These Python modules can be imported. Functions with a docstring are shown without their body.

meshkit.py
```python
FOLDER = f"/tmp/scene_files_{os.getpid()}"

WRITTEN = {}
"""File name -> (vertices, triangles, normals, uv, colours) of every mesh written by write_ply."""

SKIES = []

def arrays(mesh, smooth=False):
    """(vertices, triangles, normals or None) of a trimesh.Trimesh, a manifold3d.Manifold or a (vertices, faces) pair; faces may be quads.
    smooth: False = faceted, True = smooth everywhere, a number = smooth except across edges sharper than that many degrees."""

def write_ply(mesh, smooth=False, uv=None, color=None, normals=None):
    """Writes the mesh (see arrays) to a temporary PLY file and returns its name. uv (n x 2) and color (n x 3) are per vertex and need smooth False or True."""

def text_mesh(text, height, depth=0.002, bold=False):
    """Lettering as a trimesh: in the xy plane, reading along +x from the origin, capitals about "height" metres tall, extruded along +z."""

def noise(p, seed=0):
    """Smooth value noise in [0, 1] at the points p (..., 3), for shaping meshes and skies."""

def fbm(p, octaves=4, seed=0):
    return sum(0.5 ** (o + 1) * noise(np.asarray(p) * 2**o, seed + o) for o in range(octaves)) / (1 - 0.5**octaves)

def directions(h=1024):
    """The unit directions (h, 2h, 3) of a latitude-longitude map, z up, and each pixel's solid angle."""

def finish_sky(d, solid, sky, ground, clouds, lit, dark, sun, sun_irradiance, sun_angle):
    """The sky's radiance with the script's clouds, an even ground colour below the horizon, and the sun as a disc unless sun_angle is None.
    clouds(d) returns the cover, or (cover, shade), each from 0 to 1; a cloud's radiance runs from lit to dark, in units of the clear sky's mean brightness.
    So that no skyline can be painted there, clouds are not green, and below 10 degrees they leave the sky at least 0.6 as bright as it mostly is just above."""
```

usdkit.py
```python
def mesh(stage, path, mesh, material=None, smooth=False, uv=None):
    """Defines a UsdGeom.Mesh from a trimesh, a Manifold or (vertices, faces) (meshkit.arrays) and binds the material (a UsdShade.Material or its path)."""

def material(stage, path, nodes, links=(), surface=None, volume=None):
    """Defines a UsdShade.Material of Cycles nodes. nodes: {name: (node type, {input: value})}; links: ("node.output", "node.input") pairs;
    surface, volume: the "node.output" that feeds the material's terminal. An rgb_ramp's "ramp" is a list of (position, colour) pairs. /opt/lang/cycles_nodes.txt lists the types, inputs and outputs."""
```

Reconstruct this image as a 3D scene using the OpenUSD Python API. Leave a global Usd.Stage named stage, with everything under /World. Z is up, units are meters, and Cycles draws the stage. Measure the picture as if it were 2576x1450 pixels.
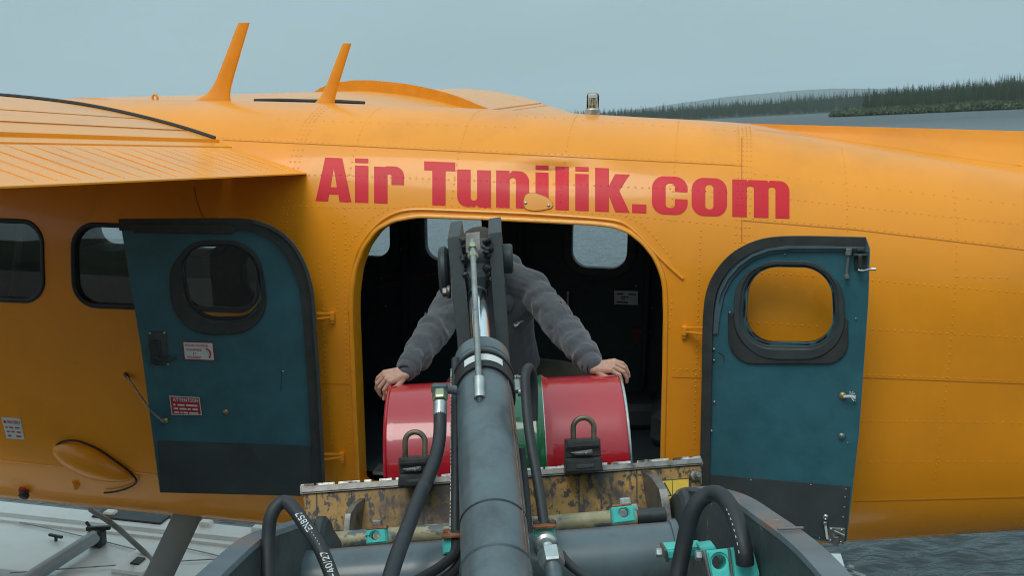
import math, random
import numpy as np, trimesh, manifold3d as m3, usdkit, meshkit
from scipy.interpolate import PchipInterpolator, CubicSpline
from shapely.geometry import Polygon, Point, box as sbox, LineString
from shapely import affinity, unary_union
from pxr import Usd, UsdGeom, UsdLux, UsdShade, Gf, Sdf, Vt

stage = Usd.Stage.CreateInMemory()
world = UsdGeom.Xform.Define(stage, '/World')
UsdGeom.Scope.Define(stage, '/World/Looks')
rng = np.random.default_rng(7)

# ------------------------------------------------------------------ camera
F, CX, CY, H = 2400., 1288., 725., 3.9           # pixels are counted on a 2576 wide picture
PITCH, ROLL = math.radians(9.7), math.radians(3)
fw = np.array([0, math.cos(PITCH), -math.sin(PITCH)])
r0, u0 = np.array([1., 0, 0]), np.array([0, math.sin(PITCH), math.cos(PITCH)])
R = math.cos(ROLL) * r0 - math.sin(ROLL) * u0
U = math.sin(ROLL) * r0 + math.cos(ROLL) * u0
EYE = np.array([0, 0, H])
cam = UsdGeom.Camera.Define(stage, '/World/camera')
cam.CreateHorizontalApertureAttr(36.0)
cam.CreateFocalLengthAttr(36.0 * F / 2576)
cam.CreateClippingRangeAttr((0.05, 50000.0))
cam.AddTransformOp().Set(Gf.Matrix4d(*R, 0, *U, 0, *(-fw), 0, *EYE, 1))
cam.CreateExposureAttr(0.0)

# ------------------------------------------------------------------ sky and sun
SUN_EL, SUN_AZ = math.radians(58), math.radians(205)   # behind and left of the camera, above cloud
sun_to = np.array([math.sin(SUN_AZ) * math.cos(SUN_EL), math.cos(SUN_AZ) * math.cos(SUN_EL), math.sin(SUN_EL)])
def cloud(k): return tuple(k * np.array([3.45, 4.72, 5.08]))
sky_mat = usdkit.material(stage, '/World/Looks/sky', {
    'sky': ('sky_texture', {'sky_type': 'single_scattering', 'sun_disc': False, 'sun_elevation': SUN_EL, 'sun_rotation': SUN_AZ}),
    'tc': ('texture_coordinate', {}), 'sep': ('separate_xyz', {}),
    'ramp': ('rgb_ramp', {'ramp': [(0, cloud(.98)), (.06, cloud(1.03)), (.3, cloud(1.28)), (1, cloud(2.3))]}),
    'mp': ('mapping', {'scale': (1.2, 1.2, 4.0)}), 'no': ('noise_texture', {'scale': 2.2, 'detail': 4.0}),
    'nr': ('map_range', {'from_min': .3, 'from_max': .7, 'to_min': .94, 'to_max': 1.06}),
    'mul': ('mix_color', {'blend_type': 'multiply', 'fac': 1.0}), 'mix': ('mix_color', {'fac': .93}),
    'bg': ('background_shader', {'strength': .1})},
    [('tc.generated', 'sep.vector'), ('sep.z', 'ramp.fac'), ('tc.generated', 'mp.vector'), ('mp.vector', 'no.vector'), ('no.fac', 'nr.value'),
     ('ramp.color', 'mul.a'), ('nr.result', 'mul.b'), ('sky.color', 'mix.a'), ('mul.result', 'mix.b'), ('mix.result', 'bg.color')], surface='bg.background')
sky = UsdLux.DomeLight.Define(stage, '/World/sky')
sky.GetPrim().SetCustomDataByKey('kind', 'structure')
UsdShade.MaterialBindingAPI.Apply(sky.GetPrim()).Bind(sky_mat)
sun = UsdLux.DistantLight.Define(stage, '/World/sun')
sun.CreateNormalizeAttr(True); sun.CreateIntensityAttr(.35); sun.CreateAngleAttr(28.0); sun.CreateColorAttr((1, .96, .9))
_z = sun_to; _x = np.cross([0, 0, 1.], _z); _x /= np.linalg.norm(_x); _y = np.cross(_z, _x)
sun.AddTransformOp().Set(Gf.Matrix4d(*_x, 0, *_y, 0, *_z, 0, 0, 0, 50, 1))

# ------------------------------------------------------------------ geometry of rays and of the aircraft's own frame
def ray(px, py):
    px, py = np.asarray(px, float), np.asarray(py, float)
    return ((px - CX) / F)[..., None] * R - ((py - CY) / F)[..., None] * U + fw
def P(px, py, d): return EYE + ray(px, py) * np.asarray(d, float)[..., None]
def PL(pts): return np.array([P(*p) for p in pts])
def unit(v): v = np.asarray(v, float); return v / np.linalg.norm(v)
ax = unit(12900 * R - 685 * U - F * fw)            # aft along the fuselage
aw = 471 * R + 465 * U + F * fw; aw = unit(aw - ax * (aw @ ax))   # to starboard
az = np.cross(ax, aw)
ORG = P(1285, 870, 4.55)
MA = np.stack([ax, aw, az])
def loc(q): return (np.asarray(q) - ORG) @ MA.T
def wld(q): return np.asarray(q) @ MA + ORG
EL = loc(EYE)
def lray(px, py): return ray(px, py) @ MA.T
def lplane(px, py, c, axis):                       # where a sight line meets a plane of the aircraft's frame
    d = lray(px, py); return EL + d * ((c - EL[axis]) / d[..., axis])[..., None]

# ------------------------------------------------------------------ scene helpers
INV, USED = {}, {}
def path_for(parent, name):
    base = f'{parent}/{name}'
    n = USED.get(base, -1) + 1; USED[base] = n
    return base if n == 0 else f'{base}_{n:03d}'
def tag(prim, label=None, cat=None, group=None, kind=None):
    for k, v in (('label', label), ('category', cat), ('group', group), ('kind', kind)):
        if v: prim.SetCustomDataByKey(k, v)
def thing(name, label, cat, base=(0, 0, 0), mat=None, group=None):
    p = path_for('/World', name)
    x = UsdGeom.Xform.Define(stage, p)
    m = np.eye(4) if mat is None else mat
    if mat is None: m = m.copy(); m[3, :3] = base
    x.AddTransformOp().Set(Gf.Matrix4d(*m.ravel()))
    INV[p] = np.linalg.inv(m)
    tag(x.GetPrim(), label, cat, group)
    return p
def to_tm(g):
    if isinstance(g, trimesh.Trimesh): return g
    v, f, _ = meshkit.arrays(g); return trimesh.Trimesh(v, f, process=False)
def part(parent, name, g, mat, smooth=35, label=None, kind=None, local=False, normals=None):
    """one mesh under a thing or a part; g in world coordinates unless local"""
    p = path_for(parent, name)
    g = join(g) if isinstance(g, list) else g
    top = '/'.join(parent.split('/')[:3])
    g = to_tm(g)
    if not local and top in INV:
        v = np.c_[g.vertices, np.ones(len(g.vertices))] @ INV[top]
        g = trimesh.Trimesh(v[:, :3], g.faces, process=False)
    m = usdkit.mesh(stage, p, g, mat, smooth=smooth if normals is None else False)
    if normals is not None:
        m.CreateNormalsAttr(Vt.Vec3fArray.FromNumpy(normals.astype(np.float32))); m.SetNormalsInterpolation('vertex')
    tag(m.GetPrim(), label, None, None, kind)
    return p
def single(name, g, mat, label=None, cat=None, group=None, kind=None, smooth=35):
    p = path_for('/World', name)
    m = usdkit.mesh(stage, p, join(g) if isinstance(g, list) else g, mat, smooth=smooth)
    tag(m.GetPrim(), label, cat, group, kind)
    return p
def join(gs): return trimesh.util.concatenate([to_tm(g) for g in gs])

# ------------------------------------------------------------------ shapes
def dense(pts, step, closed=False):
    pts = np.asarray(pts, float); out = []
    n = len(pts)
    for i in range(n if closed else n - 1):
        a, b = pts[i], pts[(i + 1) % n]
        k = max(1, int(np.ceil(np.linalg.norm(b - a) / step)))
        out += [a + (b - a) * j / k for j in range(k)]
    if not closed: out.append(pts[-1])
    return np.array(out)
def spline(pts, n=60):
    pts = np.asarray(pts, float)
    t = np.r_[0, np.cumsum(np.linalg.norm(np.diff(pts[:, :3], axis=0), axis=1) ** .6)]
    return CubicSpline(t, pts, bc_type='natural')(np.linspace(0, t[-1], n))
def frames(p):
    t = np.gradient(p, axis=0); t /= np.linalg.norm(t, axis=1, keepdims=True) + 1e-12
    a = np.cross(t[0], [0, 0, 1.] if abs(t[0][2]) < .9 else [1., 0, 0]); a /= np.linalg.norm(a)
    A = [a]
    for i in range(1, len(p)):
        a = A[-1] - t[i] * (A[-1] @ t[i]); A.append(a / np.linalg.norm(a))
    A = np.array(A); return t, A, np.cross(t, A)
def tube(p, r, n=14, caps=True):
    p = np.asarray(p, float); r = np.broadcast_to(np.asarray(r, float), (len(p),))
    t, A, B = frames(p)
    an = np.arange(n) * 2 * np.pi / n
    v = p[:, None] + r[:, None, None] * (np.cos(an)[None, :, None] * A[:, None] + np.sin(an)[None, :, None] * B[:, None])
    v = v.reshape(-1, 3); f = []
    i, j = np.meshgrid(np.arange(len(p) - 1), np.arange(n), indexing='ij')
    q = np.stack([i * n + j, i * n + (j + 1) % n, (i + 1) * n + (j + 1) % n, (i + 1) * n + j], -1).reshape(-1, 4)
    f = np.vstack([q[:, [0, 1, 2]], q[:, [0, 2, 3]]])
    if caps:
        k = len(v); v = np.vstack([v, p[0], p[-1]]); jj = np.arange(n); e = (len(p) - 1) * n
        f = np.vstack([f, np.c_[np.full(n, k), (jj + 1) % n, jj], np.c_[np.full(n, k + 1), e + jj, e + (jj + 1) % n]])
    return trimesh.Trimesh(v, f, process=False)
def lathe(p0, p1, prof, n=28):
    """prof: (distance along p0->p1 in metres, radius) from one end to the other, closed by caps where the radius is not 0"""
    p0, p1 = np.asarray(p0, float), np.asarray(p1, float); d = unit(p1 - p0)
    prof = [(prof[0][0], 0.)] * int(prof[0][1] > 0) + list(prof) + [(prof[-1][0], 0.)] * int(prof[-1][1] > 0)
    a = unit(np.cross(d, [0, 0, 1.] if abs(d[2]) < .9 else [1., 0, 0])); b = np.cross(d, a)
    an = np.arange(n) * 2 * np.pi / n; c, s = np.cos(an), np.sin(an)
    v = np.array([p0 + d * h + max(r, 1e-5) * (c[:, None] * a + s[:, None] * b) for h, r in prof]).reshape(-1, 3)
    i, j = np.meshgrid(np.arange(len(prof) - 1), np.arange(n), indexing='ij')
    q = np.stack([i * n + j, i * n + (j + 1) % n, (i + 1) * n + (j + 1) % n, (i + 1) * n + j], -1).reshape(-1, 4)
    return trimesh.Trimesh(v, np.vstack([q[:, [0, 1, 2]], q[:, [0, 2, 3]]]), process=False)
def cyl(p0, p1, r, n=24, c=.15):
    L = np.linalg.norm(np.asarray(p1) - p0); k = min(r * c, L * .3)
    return lathe(p0, p1, [(0, r - k), (k, r), (L - k, r), (L, r - k)], n)
def hull(pts): return m3.Manifold.hull_points(np.asarray(pts, float))
def rbox(c, ex, ey, ez, size, k=.004):
    """box with chamfered edges; ex, ey, ez its axes"""
    h = np.asarray(size, float) / 2; k = min(k, h.min() * .45); pts = []
    for sx in (-1, 1):
        for sy in (-1, 1):
            for sz in (-1, 1):
                for d in ((0, k, k), (k, 0, k), (k, k, 0)):
                    pts.append(np.asarray(c) + sx * (h[0] - d[0]) * ex + sy * (h[1] - d[1]) * ey + sz * (h[2] - d[2]) * ez)
    return hull(pts)
def bar(a, b, w, t, up=(0, 0, 1), k=.003):
    a, b = np.asarray(a, float), np.asarray(b, float); d = unit(b - a); s = unit(np.cross(d, up)); u = np.cross(s, d)
    return rbox((a + b) / 2, d, s, u, (np.linalg.norm(b - a), w, t), k)
def fillet(pts, r, n=6):
    """rounds a closed polygon's corners"""
    pts = np.asarray(pts, float); m = len(pts); rs = np.broadcast_to(np.asarray(r, float), (m,)); out = []
    for i in range(m):
        a, b, c = pts[i - 1], pts[i], pts[(i + 1) % m]
        da, dc = np.linalg.norm(a - b), np.linalg.norm(c - b)
        k = min(rs[i], da * .49, dc * .49)
        if k <= 0: out.append(b); continue
        p, q = b + (a - b) / da * k, b + (c - b) / dc * k
        for t in np.linspace(0, 1, n + 1):
            # conic blend close to a circle arc
            w = math.sqrt(.5); x = (1 - t) ** 2 * p + 2 * w * t * (1 - t) * b + t * t * q
            out.append(x / ((1 - t) ** 2 + 2 * w * t * (1 - t) + t * t))
    return np.array(out)
class Plate:
    """a plane in space that outlines drawn along sight lines are laid on"""
    def __init__(s, o, ex, n):
        s.o, s.n = np.asarray(o, float), unit(n)
        if s.n @ (EYE - s.o) < 0: s.n = -s.n
        s.ex = unit(ex - s.n * (np.asarray(ex) @ s.n)); s.ey = np.cross(s.n, s.ex)
    @staticmethod
    def three(a, b, c): return Plate(a, np.asarray(b) - a, np.cross(np.asarray(b) - a, np.asarray(c) - a))
    def uv(s, pts):
        pts = np.asarray(pts, float); d = ray(pts[:, 0], pts[:, 1]); t = ((s.o - EYE) @ s.n) / (d @ s.n)
        q = EYE + d * t[:, None] - s.o; return np.stack([q @ s.ex, q @ s.ey], 1)
    def at(s, uv, h=0.): uv = np.asarray(uv, float); return s.o + uv[..., :1] * s.ex + uv[..., 1:2] * s.ey + h * s.n
    def pt(s, px, py, h=0.): return s.at(s.uv([(px, py)]), h)[0]
    def poly(s, pts, holes=()): return Polygon(s.uv(pts), [s.uv(h) for h in holes]).buffer(0)
    def ext(s, poly, h0, h1, c=0.):
        """extrudes a shape of the plane from h0 to h1 (h1 towards the viewer), with a chamfer c at the front"""
        out = []
        for g in getattr(poly, 'geoms', [poly]):
            if c > 0:
                outer = [np.asarray(g.exterior.coords)] + [np.asarray(i.coords) for i in g.interiors]
                low = m3.CrossSection([o[:-1] for o in outer], m3.FillRule.EvenOdd).extrude(h1 - c - h0).translate((0, 0, h0))
                inn = g.buffer(-c, join_style=2)
                solid = low
                for gi in getattr(inn, 'geoms', [inn]):
                    if gi.is_empty: continue
                    cs = m3.CrossSection([np.asarray(x.coords)[:-1] for x in [gi.exterior, *gi.interiors]], m3.FillRule.EvenOdd)
                    solid = solid + cs.extrude(c + .0005).translate((0, 0, h1 - c - .0005))
                v, f, _ = meshkit.arrays(solid)
            else:
                t = trimesh.creation.extrude_polygon(g, h1 - h0, engine='earcut'); v, f = np.array(t.vertices), np.array(t.faces); v[:, 2] += h0
            out.append(trimesh.Trimesh(s.o + v[:, :1] * s.ex + v[:, 1:2] * s.ey + v[:, 2:] * s.n, f, process=False))
        return join(out)
    def slab(s, pts, h0, h1, holes=(), c=0.): return s.ext(s.poly(pts, holes), h0, h1, c)
def prism(pts, vec):
    """a flat outline in space pushed along vec"""
    pts = np.asarray(pts, float); vec = np.asarray(vec, float); o = pts.mean(0)
    n = np.linalg.svd(pts - o)[2][2]; n = n if n @ vec > 0 else -n
    ex = unit(pts[1] - pts[0]); ex = unit(ex - n * (ex @ n)); ey = np.cross(n, ex)
    q = np.stack([(pts - o) @ ex, (pts - o) @ ey], 1)
    g = Polygon(q).buffer(0); g = max(getattr(g, 'geoms', [g]), key=lambda x: x.area)
    t = trimesh.creation.extrude_polygon(g, 1.0, engine='earcut'); v = np.array(t.vertices)
    return trimesh.Trimesh(o + v[:, :1] * ex + v[:, 1:2] * ey + v[:, 2:] * vec, t.faces, process=False)
def hexbolt(c, d, r, h, n=6): return lathe(np.asarray(c), np.asarray(c) + unit(d), [(0, r), (h * .8, r), (h, r * .82)], n)
def dome(c, d, r, n=10): return lathe(np.asarray(c), np.asarray(c) + unit(d), [(0, r), (r * .35, r * .9), (r * .6, r * .6), (r * .7, .0)], n)

# ------------------------------------------------------------------ materials
def look(name, color, rough=.5, metal=0., coat=0., coat_rough=.05, vary=.12, vscale=6., bump=0., bscale=60., bdist=.002, chip=None, spec=None, stretch=(1, 1, 1), rvary=.1, bevel=0., grime=None, sheen=0., dent=None):
    """painted or bare surface: base colour with a soft cloudy variation, roughness variation, fine bump, optional chips (colour, scale, amount, stretch) and grime"""
    N = {'geo': ('geometry', {}), 'mp': ('mapping', {'scale': stretch}),
         'n1': ('noise_texture', {'scale': vscale, 'detail': 5.0, 'roughness': .6}),
         'r1': ('map_range', {'from_min': .3, 'from_max': .7, 'to_min': 1 - vary, 'to_max': 1 + vary}),
         'mul': ('mix_color', {'blend_type': 'multiply', 'fac': 1.0, 'a': color}),
         'r2': ('map_range', {'from_min': .3, 'from_max': .7, 'to_min': max(.02, rough * (1 - rvary)), 'to_max': rough * (1 + rvary)}),
         'p': ('principled_bsdf', {'metallic': metal, 'coat_weight': coat, 'coat_roughness': coat_rough, 'sheen_weight': sheen})}
    L = [('geo.position', 'mp.vector'), ('mp.vector', 'n1.vector'), ('n1.fac', 'r1.value'), ('r1.result', 'mul.b'), ('n1.fac', 'r2.value'), ('r2.result', 'p.roughness')]
    col = 'mul.result'
    if spec is not None: N['p'][1]['specular_ior_level'] = spec
    for i, (c2, sc, amt, st, soft) in enumerate(([chip] if chip else []) + ([grime] if grime else [])):
        N[f'm{i}'] = ('mapping', {'scale': st}); N[f'c{i}'] = ('noise_texture', {'scale': sc, 'detail': 7.0, 'roughness': .65})
        N[f'k{i}'] = ('map_range', {'from_min': amt, 'from_max': amt + soft, 'to_min': 0., 'to_max': 1., 'clamp': True})
        N[f'x{i}'] = ('mix_color', {'b': c2})
        L += [('geo.position', f'm{i}.vector'), (f'm{i}.vector', f'c{i}.vector'), (f'c{i}.fac', f'k{i}.value'), (f'k{i}.result', f'x{i}.fac'), (col, f'x{i}.a')]
        col = f'x{i}.result'
    L.append((col, 'p.base_color'))
    if bevel:
        N['bev'] = ('bevel', {'samples': 4, 'radius': bevel})
    if bump:
        N['n2'] = ('noise_texture', {'scale': bscale, 'detail': 4.0}); N['bp'] = ('bump', {'strength': bump, 'distance': bdist})
        L += [('mp.vector', 'n2.vector'), ('n2.fac', 'bp.height'), ('bp.normal', 'p.normal')]
        if bevel: L.append(('bev.bevel', 'bp.normal'))
        if dent:                                   # one long dent knocked into the sheet metal
            N['dm'] = ('mapping', {'mapping_type': 'texture', 'location': tuple(dent[0]), 'rotation': (0., 0., dent[1]), 'scale': dent[2]}); N['dn'] = ('noise_texture', {'scale': 7.})
            N['dg'] = ('gradient_texture', {'gradient_type': 'quadratic_sphere'}); N['db'] = ('bump', {'strength': 1., 'distance': dent[3], 'invert': True}); N['da'] = ('vector_math', {'math_type': 'multiply_add', 'vector2': (.16, .16, .16)})
            L += [('geo.position', 'dm.vector'), ('geo.position', 'dn.vector'), ('dn.color', 'da.vector1'), ('dm.vector', 'da.vector3'), ('da.vector', 'dg.vector'), ('dg.fac', 'db.height'), ('db.normal', 'bp.normal')]
    elif bevel: L.append(('bev.bevel', 'p.normal'))
    return usdkit.material(stage, f'/World/Looks/{name}', N, L, surface='p.BSDF')
def glassy(name, tint, fac=1.5, rough=.02):
    return usdkit.material(stage, f'/World/Looks/{name}', {'t': ('transparent_bsdf', {'color': tint}), 'g': ('glossy_bsdf', {'color': (1, 1, 1), 'roughness': rough}),
        'f': ('fresnel', {'IOR': fac}), 'm': ('mix_closure', {})}, [('f.fac', 'm.fac'), ('t.BSDF', 'm.closure1'), ('g.BSDF', 'm.closure2')], surface='m.closure')

ORANGE = (.90, .310, .010)
DENT = (wld([.17, .205, .83]), math.atan2(ax[1], ax[0]), (.36, .5, .095), .045)
orange = look('orange_paint', ORANGE, .36, coat=.28, coat_rough=.08, spec=.35, dent=DENT, vary=.06, vscale=1.3, bump=.2, bscale=2.6, bdist=.014, rvary=.2, chip=((.70, .245, .012), 1.6, .52, (1, 1, .7), .3), grime=((.42, .16, .02), 7., .66, (.6, .6, 2.2), .3))
orange_wing = look('orange_wing_paint', (.90, .33, .015), .34, coat=.4, coat_rough=.2, spec=.4, vary=.05, vscale=2., bump=.06, bscale=3., bdist=.01, grime=((.5, .22, .05), 5., .58, (1, .3, 1), .3))
orange_trim = look('orange_trim_paint', (.84, .305, .010), .35, coat=.3, vary=.07, vscale=8., grime=((.25, .10, .03), 24., .66, (1, 1, 1), .12), bevel=.002)
seam_dark = look('seam_shadow_paint', (.44, .15, .008), .6, vary=.1)  # darker orange, painted for the shadow lines at skin laps
red_letter = look('red_vinyl', (.70, .018, .030), .42, coat=.06, coat_rough=.14, spec=.22, vary=.06, vscale=4., bump=.1, bscale=3.2, bdist=.012, dent=DENT)
black_rubber = look('black_rubber', (.012, .013, .014), .55, vary=.2, vscale=20)
hose_rubber = look('hose_rubber', (.020, .023, .026), .55, vary=.25, vscale=24, bump=.15, bscale=160., bdist=.001, grime=((.075, .075, .07), 14., .60, (1, 1, 1), .2))
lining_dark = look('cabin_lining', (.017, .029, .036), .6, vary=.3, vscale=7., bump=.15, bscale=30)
frame_gray = look('gray_door_frame', (.046, .055, .058), .36, coat=.4, vary=.18, vscale=9., bevel=.003, grime=((.03, .03, .03), 14., .6, (1, 1, 1), .2))
rim_black = look('dark_door_rim', (.035, .038, .036), .5, vary=.3, vscale=14., bevel=.002, grime=((.11, .075, .05), 20., .62, (1, 1, .4), .15))
teal = look('teal_door_paint', (.030, .122, .152), .38, coat=.3, coat_rough=.18, vary=.22, vscale=4., bump=.5, bscale=5., bdist=.018, grime=((.045, .12, .14), 5., .60, (1, 1, .6), .25))
kick = look('dark_kick_plate', (.045, .055, .058), .5, vary=.2, vscale=5., bump=.1, bscale=20., grime=((.028, .026, .024), 4., .55, (1, 1, .5), .25))
steel = look('bright_steel', (.52, .53, .52), .28, metal=1., vary=.15, vscale=30, bevel=.0015)
dull_steel = look('dull_steel', (.30, .31, .30), .45, metal=.9, vary=.25, vscale=24, bump=.1, bscale=80, bevel=.0015, grime=((.09, .07, .05), 30., .6, (1, 1, 1), .15))
brass = look('aged_brass', (.42, .32, .15), .4, metal=.9, vary=.2, vscale=40)
white_paint = look('white_float_paint', (.84, .87, .86), .35, coat=.3, vary=.05, vscale=3., grime=((.30, .32, .33), 2.6, .64, (1, 1, 1), .2))
white_trim = look('white_float_trim', (.88, .89, .88), .35, coat=.3, vary=.04, vscale=6., bevel=.003)
strut_gray = look('gray_strut_paint', (.20, .205, .19), .45, vary=.12, vscale=6., grime=((.07, .065, .06), 8., .6, (1, 1, 1), .2))
white_label = look('white_label', (.62, .64, .62), .45, vary=.05, vscale=30)
label_red_shaded = look('shaded_red_label', (.10, .012, .014), .6, vary=.2, vscale=30)  # red label darkened for the dimness of the cabin
label_red = look('red_label', (.42, .02, .03), .45, vary=.08, vscale=30)
gun = look('gray_loader_paint', (.088, .120, .134), .36, coat=.2, coat_rough=.15, vary=.12, vscale=7., bump=.1, bscale=12., bdist=.003, bevel=.003, chip=((.22, .19, .15), 34., .725, (1, 1, .5), .02), grime=((.040, .044, .046), 6., .50, (1, 1, .5), .25))
gun_dark = look('dark_loader_paint', (.030, .038, .040), .5, vary=.25, vscale=10., bump=.25, bscale=40., bdist=.004, bevel=.004, chip=((.24, .20, .08), 20., .68, (1, 1, .6), .02), grime=((.012, .012, .012), 9., .55, (1, 1, 1), .2))
arm_edge = look('worn_arm_edge', (.115, .145, .165), .4, vary=.2, vscale=8., bevel=.003, chip=((.50, .44, .26), 1., .67, (9, 40, 40), .02), grime=((.22, .13, .09), 4., .56, (1, 1, 1), .12))
chrome = look('chrome_rod', (.84, .87, .89), .16, metal=1., vary=.03, vscale=30)
grease = look('black_grease', (.010, .010, .010), .32, vary=.3, vscale=40, bump=.8, bscale=70., bdist=.01)
yellow = look('worn_yellow_paint', (.33, .17, .024), .5, vary=.25, vscale=9., bump=.25, bscale=45., bdist=.003, bevel=.003, chip=((.024, .017, .012), 1., .515, (44, 44, 14), .06), grime=((.030, .020, .012), 5., .45, (1, 1, .55), .16))
rail_steel = look('scuffed_rail_steel', (.20, .19, .175), .4, metal=.75, vary=.35, vscale=22., bump=.3, bscale=60, bevel=.003, grime=((.05, .04, .03), 16., .56, (1, 1, 1), .15))
worn_edge = look('polished_worn_steel', (.40, .39, .37), .38, metal=.85, vary=.4, vscale=30., bump=.4, bscale=50, bevel=.002, grime=((.07, .055, .04), 20., .50, (1, 1, 1), .1))
latch_iron = look('latch_iron', (.048, .046, .044), .48, metal=.45, vary=.3, vscale=24., bump=.3, bscale=70., bevel=.003, grime=((.11, .075, .05), 18., .60, (1, 1, 1), .12))
loop_iron = look('loop_iron', (.15, .125, .09), .42, metal=.6, vary=.4, vscale=20., bump=.3, bscale=60, grime=((.035, .026, .02), 14., .5, (1, 1, 1), .2))
shaft_worn = look('worn_shaft', (.33, .29, .17), .5, vary=.35, vscale=14., stretch=(1, 1, 2.), bump=.2, bscale=40, chip=((.10, .125, .14), 11., .53, (1, 2., 2.), .05))
clamp_teal = look('teal_clamp_plastic', (.07, .56, .50), .45, vary=.1, vscale=18., bevel=.003, grime=((.05, .22, .20), 16., .60, (1, 1, 1), .2))
streak = look('brown_streak', (.13, .07, .045), .5, vary=.4, vscale=30.)
rust = look('rusted_plate', (.30, .10, .035), .6, metal=.2, vary=.3, vscale=40, bump=.2, bscale=90, bevel=.002, grime=((.34, .31, .27), 30., .56, (1, 1, 1), .1))
zinc = look('zinc_fitting', (.46, .49, .47), .34, metal=.9, vary=.15, vscale=40, bevel=.002)
zinc_green = look('olive_zinc_nut', (.34, .36, .24), .36, metal=.85, vary=.2, vscale=40, bevel=.002)
sign_yellow = look('yellow_sign', (.62, .40, .02), .45, vary=.15, vscale=20, chip=((.10, .06, .02), 40., .66, (1, 1, 1), .03))
ink = look('black_ink', (.015, .015, .015), .5)
print_white = look('white_hose_print', (.55, .57, .55), .6, vary=.3, vscale=90.)
drum_red = look('red_drum_enamel', (.42, .006, .016), .34, coat=.9, coat_rough=.06, vary=.04, vscale=4., bump=.22, bscale=5., bdist=.005, grime=((.16, .02, .02), 26., .66, (1, 1, 1), .1))
drum_green = look('green_drum_enamel', (.006, .13, .040), .34, coat=.9, coat_rough=.05, vary=.05, vscale=4., bump=.12, bscale=6., bdist=.004)
hoodie = look('gray_hoodie_fleece', (.060, .062, .070), .9, vary=.12, vscale=30., bump=.5, bscale=240., bdist=.003, sheen=.3)
khaki = look('khaki_cloth', (.045, .037, .025), .9, vary=.15, vscale=20., bump=.4, bscale=160., bdist=.003)
cuff_black = look('black_knit', (.012, .012, .014), .9, bump=.4, bscale=200.)
skin = usdkit.material(stage, '/World/Looks/skin', {'geo': ('geometry', {}), 'n': ('noise_texture', {'scale': 55., 'detail': 4.}), 'r': ('rgb_ramp', {'ramp': [(.3, (.44, .22, .15)), (.7, (.56, .32, .24))]}),
    'n2': ('noise_texture', {'scale': 260.}), 'b': ('bump', {'strength': .25, 'distance': .002}),
    'p': ('principled_bsdf', {'roughness': .5, 'subsurface_weight': .12, 'subsurface_scale': .01})},
    [('geo.position', 'n.vector'), ('n.fac', 'r.fac'), ('r.color', 'p.base_color'), ('geo.position', 'n2.vector'), ('n2.fac', 'b.height'), ('b.normal', 'p.normal')], surface='p.BSDF')
hair = look('brown_hair', (.03, .02, .012), .6, bump=.6, bscale=120.)
pane = glassy('window_glass', (.84, .87, .87), 1.8)
pane_clear = glassy('door_window_glass', (.96, .97, .97), 1.35)
pane_bare = glassy('thin_window_sheet', (.985, .99, .99), 1.14)
lens = glassy('beacon_lens', (.95, .96, .96), 1.35)
led = look('beacon_leds', (.62, .55, .38), .4, vary=.9, vscale=60.)
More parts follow.
